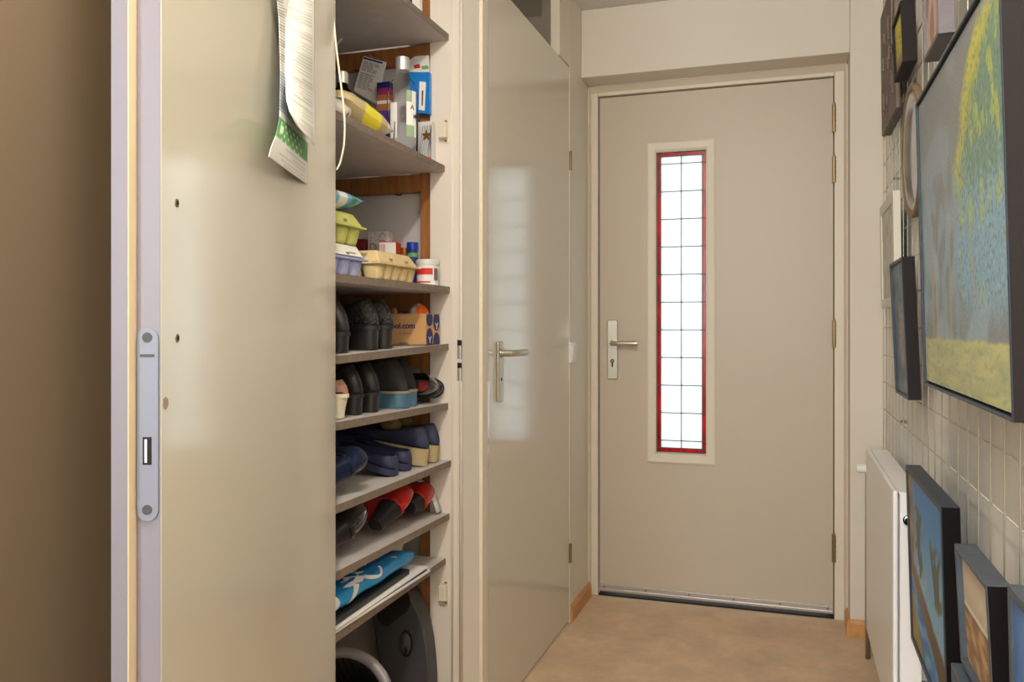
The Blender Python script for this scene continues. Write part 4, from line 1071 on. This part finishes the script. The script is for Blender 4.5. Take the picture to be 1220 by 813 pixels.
# ------------------------------------------------------------------ closet floor
v = 1.93
def cp_(px, py): px -= 7*ss(470,510,px); u_ = u_at(px, v); return (u_, z_at(py, u_, v))
sil = [cp_(519,830)] + [cp_(*p) for p in ((519,813),(517.5,790),(515,768),(511.5,748),(506,732),(499,719),(490,708),(478,700),(462,697),(448,700),(441,712),(441,730),(446,760),(450,785),(453,813),(455,835))]
sil = [(s[0], s[1]) for s in sil]; sil = [(sil[0][0]+.001,.004)]+sil+[(sil[-1][0]-.004,.004)]
t = thing('carry_case','dark grey moulded plastic case with a round recessed latch on the closet floor','case',(-.9,v,.002))
w = MB(); w.prism(sil, lambda p: Vector((p[0]+.9,0,p[1])), lambda p: Vector((p[0]+.9,.055,p[1]))); w.build('case_body','case',t,bevel=.008,seg=3)
hs = [cp_(*p) for p in ((447,728),(455,715),(470,706),(484,704),(492,712),(493,722),(489,730),(476,737),(463,747),(457,747),(450,738))]
w = MB(); w.prism(hs, lambda p: Vector((p[0]+.9,-.0015,p[1])), lambda p: Vector((p[0]+.9,.004,p[1]))); w.build('handle_opening','dark',t,bevel=.0015)
kc = cp_(486.5,768)
w = MB(); w.lathe([(.0182,0),(.0182,.0012),(.016,.0012)],c=(kc[0]+.9,0,kc[1]),ax=(0,-1,0),n=30,sx=1,sy=1.9); kr = w.build('latch_recess','dark',t)
w = MB(); w.lathe([(.0155,.001),(.0150,.006),(.010,.010),(0,.011)],c=(kc[0]+.9-.001,0,kc[1]),ax=(0,-1,0),n=30,sx=1,sy=1.75,cap=False); kn = w.build('latch_knob','case',t,smooth=True)
MB().box(kc[0]+.9+.002,kc[0]+.9+.0075,-.0135,-.006,kc[1]-.024,kc[1]-.004).build('latch_grip','case_dark',t,bevel=.001)
# hoop bin leaning towards the hall
u = -.952; v = v_at(400,u)+.0; cz = z_at(843,u,v); rr_ = .126
ax = Vector((.28,-.80,.53)).normalized()
c = Vector((u,v,cz)); Lb = .20
t = thing('round_bin','black pleated round bin with a pale grey rim on the closet floor','bin',c)
q = Vector((0,0,1)).rotation_difference(ax)
w = MB(); n = 48; prof = [(rr_-.022,-.006),(rr_-.019,.004),(rr_-.008,.009),(rr_+.001,.004),(rr_+.003,-.008),(rr_-.004,-.016),(rr_-.018,-.014)]
w.rings([[q@Vector((r*math.cos(2*PI*i/n), r*math.sin(2*PI*i/n), z)) for i in range(n)] for r, z in prof+[prof[0]]], cap=False); w.build('rim','rim_grey',t,smooth=True)
w = MB(); n = 72
w.rings([[q@Vector(((r+.004*math.cos(i*PI))*math.cos(2*PI*i/n), (r+.004*math.cos(i*PI))*math.sin(2*PI*i/n), z)) for i in range(n)] for r, z in ((rr_-.020,-.006),(rr_-.026,-.06),(rr_-.035,-.16),(rr_-.05,-.22))], cap=True); 
# remove the front cap so it is open
w.bm.faces.ensure_lookup_table()
caps = [f for f in w.bm.faces if len(f.verts) > 10]
fr_ = max(caps, key=lambda f: (f.calc_center_median()).dot(ax)); w.bm.faces.remove(fr_)
w.build('pleated_lining','black_cloth',t,smooth=False,solid=.002)
tag(MB().cyl((0,0,0),(0,0,cz-.16),.05,.03).build('bin_stand','dark',t,(c.x*0-.10*0,.14,-cz+.003)))

# ------------------------------------------------------------------ lights
def area(name, loc, rot, sx, sy, power, col):
    l = bpy.data.lights.new(name,'AREA'); l.shape = 'RECTANGLE'; l.size = sx; l.size_y = sy; l.energy = power; l.color = col
    o = bpy.data.objects.new(name, l); COL.objects.link(o); o.location = loc; o.rotation_euler = rot; return o
l = bpy.data.lights.new('ceiling_lamp','POINT'); l.energy = 56; l.color = (1,.92,.82); l.shadow_soft_size = .045
o = bpy.data.objects.new('ceiling_lamp', l); COL.objects.link(o); o.location = (-.27,.36,2.29)
area('rear_fill', (-.39, VB+.02, 1.5), (R(90),0,R(-14)), .7, 1.3, 58, (.88,.94,1))  # unseen cool light at the rear opening, added to brighten the right wall
w_ = bpy.data.worlds.new('sky'); scn.world = w_; w_.use_nodes = True
bg = w_.node_tree.nodes['Background']; bg.inputs[0].default_value = (.93,.97,1,1); bg.inputs[1].default_value = 2.1
# ------------------------------------------------------------------ camera
cam = bpy.data.cameras.new('camera'); co = bpy.data.objects.new('camera', cam); COL.objects.link(co)
co.location = (0,0,CH); co.rotation_euler = (PI/2,0,YAW); cam.lens = 36*F/1220; cam.sensor_width = 36; cam.shift_y = -(406.5-HY)/1220
cam.clip_start = .02
scn.camera = co
scn.view_settings.view_transform = 'Standard'; scn.view_settings.look = 'None'; scn.view_settings.exposure = 0; scn.view_settings.gamma = 1
